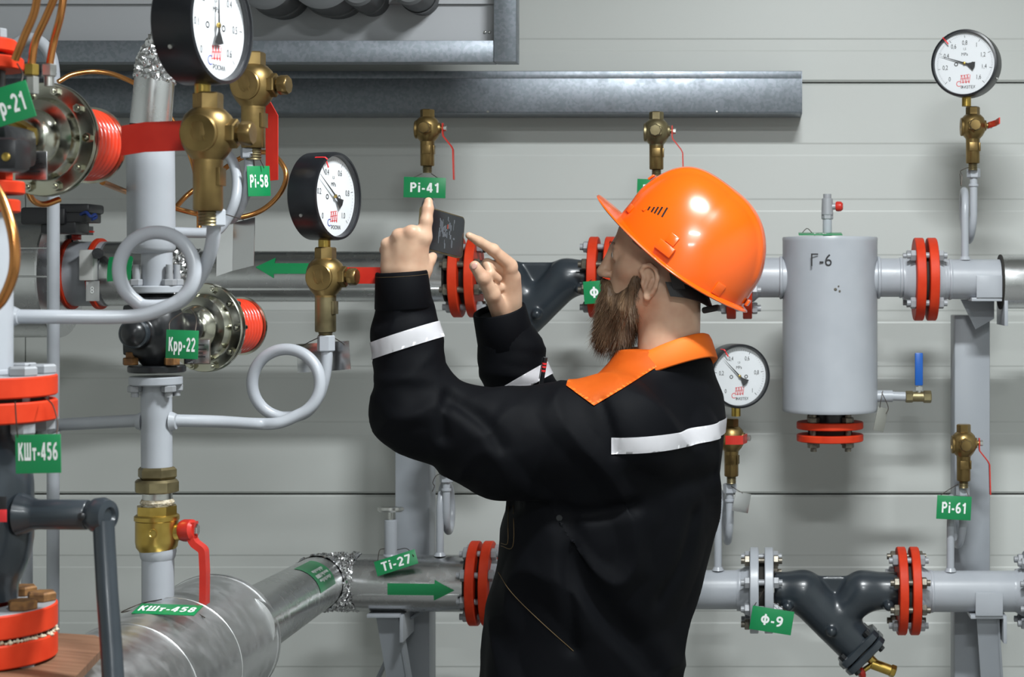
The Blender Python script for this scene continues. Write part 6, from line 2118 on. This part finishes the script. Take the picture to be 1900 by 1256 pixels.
def helmet_mesh():
    nphi, nt = 120, 40
    vs, fs = [], []
    ringsets = []
    for layer, off in ((0, 0.0), (1, -.003)):
        base = len(vs)
        for j in range(nt + 1):
            t = j / nt * .995
            for i in range(nphi):
                vs.append(dome(2 * math.pi * i / nphi, t, off))
        for j in range(nt):
            for i in range(nphi):
                i2 = (i + 1) % nphi
                q = (base + j * nphi + i, base + j * nphi + i2, base + (j + 1) * nphi + i2, base + (j + 1) * nphi + i)
                fs.append(q if layer == 0 else q[::-1])
        fs.append(tuple(base + nt * nphi + i for i in range(nphi)) if layer == 0 else tuple(base + nt * nphi + i for i in range(nphi))[::-1])
        ringsets.append(base)
    # rim flange and brim
    rims = []
    for lvl, (ext, dz) in enumerate(((.006, -.003), (.0072, -.0055), (.0045, -.0075), (.0, -.006))):
        base = len(vs)
        for i in range(nphi):
            phi = 2 * math.pi * i / nphi
            p = dome(phi, 0)
            rd = Vector((p.x, p.y, 0)).normalized()
            b = max(0, math.cos(phi)) ** 1.5
            br = .050 * b if lvl in (0, 1, 2) else 0
            br += .006 * max(0, -math.cos(phi)) if lvl < 3 else 0
            vs.append(p + rd * (ext + br) + Vector((0, 0, dz + (.006 * b if lvl < 3 else 0))))
        rims.append(base)
    seq = [ringsets[0]] + rims + [ringsets[1]]
    for a, b in zip(seq[:-1], seq[1:]):
        for i in range(nphi):
            i2 = (i + 1) % nphi
            fs.append((a + i2, a + i, b + i, b + i2))
    mb = MB()
    mb.add(vs, fs, KM)
    return mb


SHARP = math.radians(50)
part('shell', helmet_mesh(), 'hardhat', helmet)
SHARP = SHARP_SAVE


def on_dome(phi, t, off=0.0):
    p = dome(phi, t)
    e1 = dome(phi + .02, t) - dome(phi - .02, t)
    e2 = dome(phi, min(t + .02, .99)) - dome(phi, t - .02)
    n = e1.cross(e2).normalized()
    return frame(KM @ (p + n * off), KM.to_3x3() @ n, KM.to_3x3() @ e2)


def dome_at(px, py):
    best = None
    for i in range(0, 180):
        for j in range(1, 60):
            ph, t = math.radians(i), j / 64
            p = KM @ dome(ph, t)
            x, y = CX + p.x / p.y * F, HZ - (p.z - CAMZ) / p.y * F
            e = (x - px) ** 2 + (y - py) ** 2
            if best is None or e < best[0]:
                best = (e, ph, t)
    return best[1], best[2]


def lug(name, px, py, size, off, material='hardhat', bev=.0015, roll=0.0):
    ph, t = dome_at(px, py)
    for sg in (1, -1):
        part(name, MB().box((0, 0, 0), size, on_dome(sg * ph, t, off) @ Matrix.Rotation(sg * roll, 4, 'Z'), bev=bev), material, helmet)


for k in range(5):      # row of vent slots on either side
    lug('vent_slot', 1203 + 7.5 * k, 388 + 1.2 * k, (.008 + .003 * k, .0032, .0016), -.0002, 'castblack', 0, 0.3)
lug('vent_button', 1196, 388, (.007, .007, .003), .0005, 'hardhat', .001)
lug('slot_clip', 1236, 460, (.020, .036, .010), .003, 'hardhat', .002)
lug('slot_tab', 1246, 446, (.020, .020, .004), .0008)
lug('front_lug', 1171, 387, (.016, .018, .004), .001)
lug('rear_tab', 1334, 535, (.024, .020, .003), .0005)
part('rear_hook', MB().box((0, 0, 0), (.012, .03, .006), on_dome(math.radians(180), .04, .004), bev=.001), 'hardhat', helmet)
part('front_badge', MB().box((0, 0, 0), (.014, .030, .004), on_dome(0.0, .36, .004), bev=.0015), 'hardhat', helmet)
# suspension: inner headband and nape strap
hb = MB()
n = 48
pts = []
for i in range(n + 1):
    a = 2 * math.pi * i / n
    x, y = (.094 if math.cos(a) > 0 else .098) * math.cos(a) + .012, .081 * math.sin(a)
    pts.append(KM @ Vector((x - .004, y, -.004 - .006 * math.sin(a) ** 2)))
part('headband', MB().strip(pts, hHU, .024, .0022), 'strap', helmet)
ns = []
for i in range(25):
    a = math.radians(98 + 164 * i / 24)
    p = Vector((.078 * math.cos(a) * 1.02 - .024, .0775 * math.sin(a), -.066 - .030 * (1 - abs(math.sin(a)))))
    ns.append(HM @ p)
part('nape_strap', MB().strip(ns, hf * 0.35 + hz_, .028, .003), 'strap', helmet)
part('ratchet', MB().box((0, 0, 0), (.012, .05, .03), frame(HM @ Vector((-.106, 0, -.104)), -hf + hz_ * 0.2), bev=.004), 'strap', helmet)
for sg in (1, -1):
    part('strap_riser', MB().strip([HM @ Vector((-.046, sg * .0815, -.012)), HM @ Vector((-.050, sg * .0800, -.040)), HM @ Vector((-.056, sg * .0765, -.066))], hf, .022, .002), 'strap', helmet)

# ---- phone
pr_ = W(857, 433, 3.215)
u = Vector((.36, .93, 0)).normalized()
nrm = Vector((.93, -.36, 0)).normalized()
pc = pr_ - u * 0.071
rotp = Matrix((u, -nrm, Vector((0, 0, 1)))).transposed().to_4x4() @ Matrix.Rotation(math.radians(7), 4, 'Y')
phone = thing('phone', 'dark phone held sideways in the raised hand', 'phone', pc, rotp)


def rrect(w, h, r, n=6):
    pts = []
    for cx, cz, a0 in ((w / 2 - r, h / 2 - r, 0), (-w / 2 + r, h / 2 - r, 90), (-w / 2 + r, -h / 2 + r, 180), (w / 2 - r, -h / 2 + r, 270)):
        for i in range(n + 1):
            a = math.radians(a0 + 90 * i / n)
            pts.append((cx + r * math.cos(a), cz + r * math.sin(a)))
    return pts


part('casing', MB().prism(rrect(.142, .076, .009), .0085), 'bronze', phone, True)
part('screen', MB().prism(rrect(.138, .072, .008), .0010, Matrix.Translation((0, -.0046, 0))), 'phoneglass', phone, True)
img = MB(); rngp = random.Random(9)
for k in range(46):
    x, z = rngp.uniform(-.02, .035), rngp.gauss(0, .015)
    w, h = rngp.uniform(.0008, .003), rngp.uniform(.001, .007)
    if abs(z) + h < .032:
        img.add([(x - w, -.00525, z - h), (x + w, -.00525, z - h), (x + w, -.00525, z + h), (x - w, -.00525, z + h)], [(0, 1, 2, 3)])
scr = part('live_picture', img, 'phoneimg', phone, True, smooth=False)
part('picture_red_spot', MB().add([(.010, -.0054, .008), (.013, -.0054, .008), (.013, -.0054, .016), (.010, -.0054, .016)], [(0, 1, 2, 3)]), 'phonered', phone, True, smooth=False)
part('button', MB().box((.02, 0, .0384), (.012, .002, .0012), bev=.0004), 'steel', phone, True)
part('camera_lens', MB().lathe([(.009, 0), (.009, .0015), (.007, .002)], frame((-.055, .0042, .02), (0, 1, 0)), 20), 'castblack', phone, True)

# ---- pen in the chest pocket
a, b = W(1012, 663, 3.20), W(1001, 735, 3.21)
pen = thing('pen', 'dark pen with red dots sticking up behind the sleeve', 'pen', b)
part('barrel', MB().cyl(a, b, .0042, seg=14), 'castblack', pen)
part('clip', MB().strip([a + Vector((-.005, -.003, 0)), a.lerp(b, .55) + Vector((-.005, -.003, 0))], (0, 1, 0), .003, .0012), 'castblack', pen)
for t in (.16, .24, .34):
    p = a.lerp(b, t)
    part('red_dot', MB().lathe([(.0043, -.0018), (.0045, 0), (.0043, .0018)], frame(p, a - b), 14), 'inkred', pen)
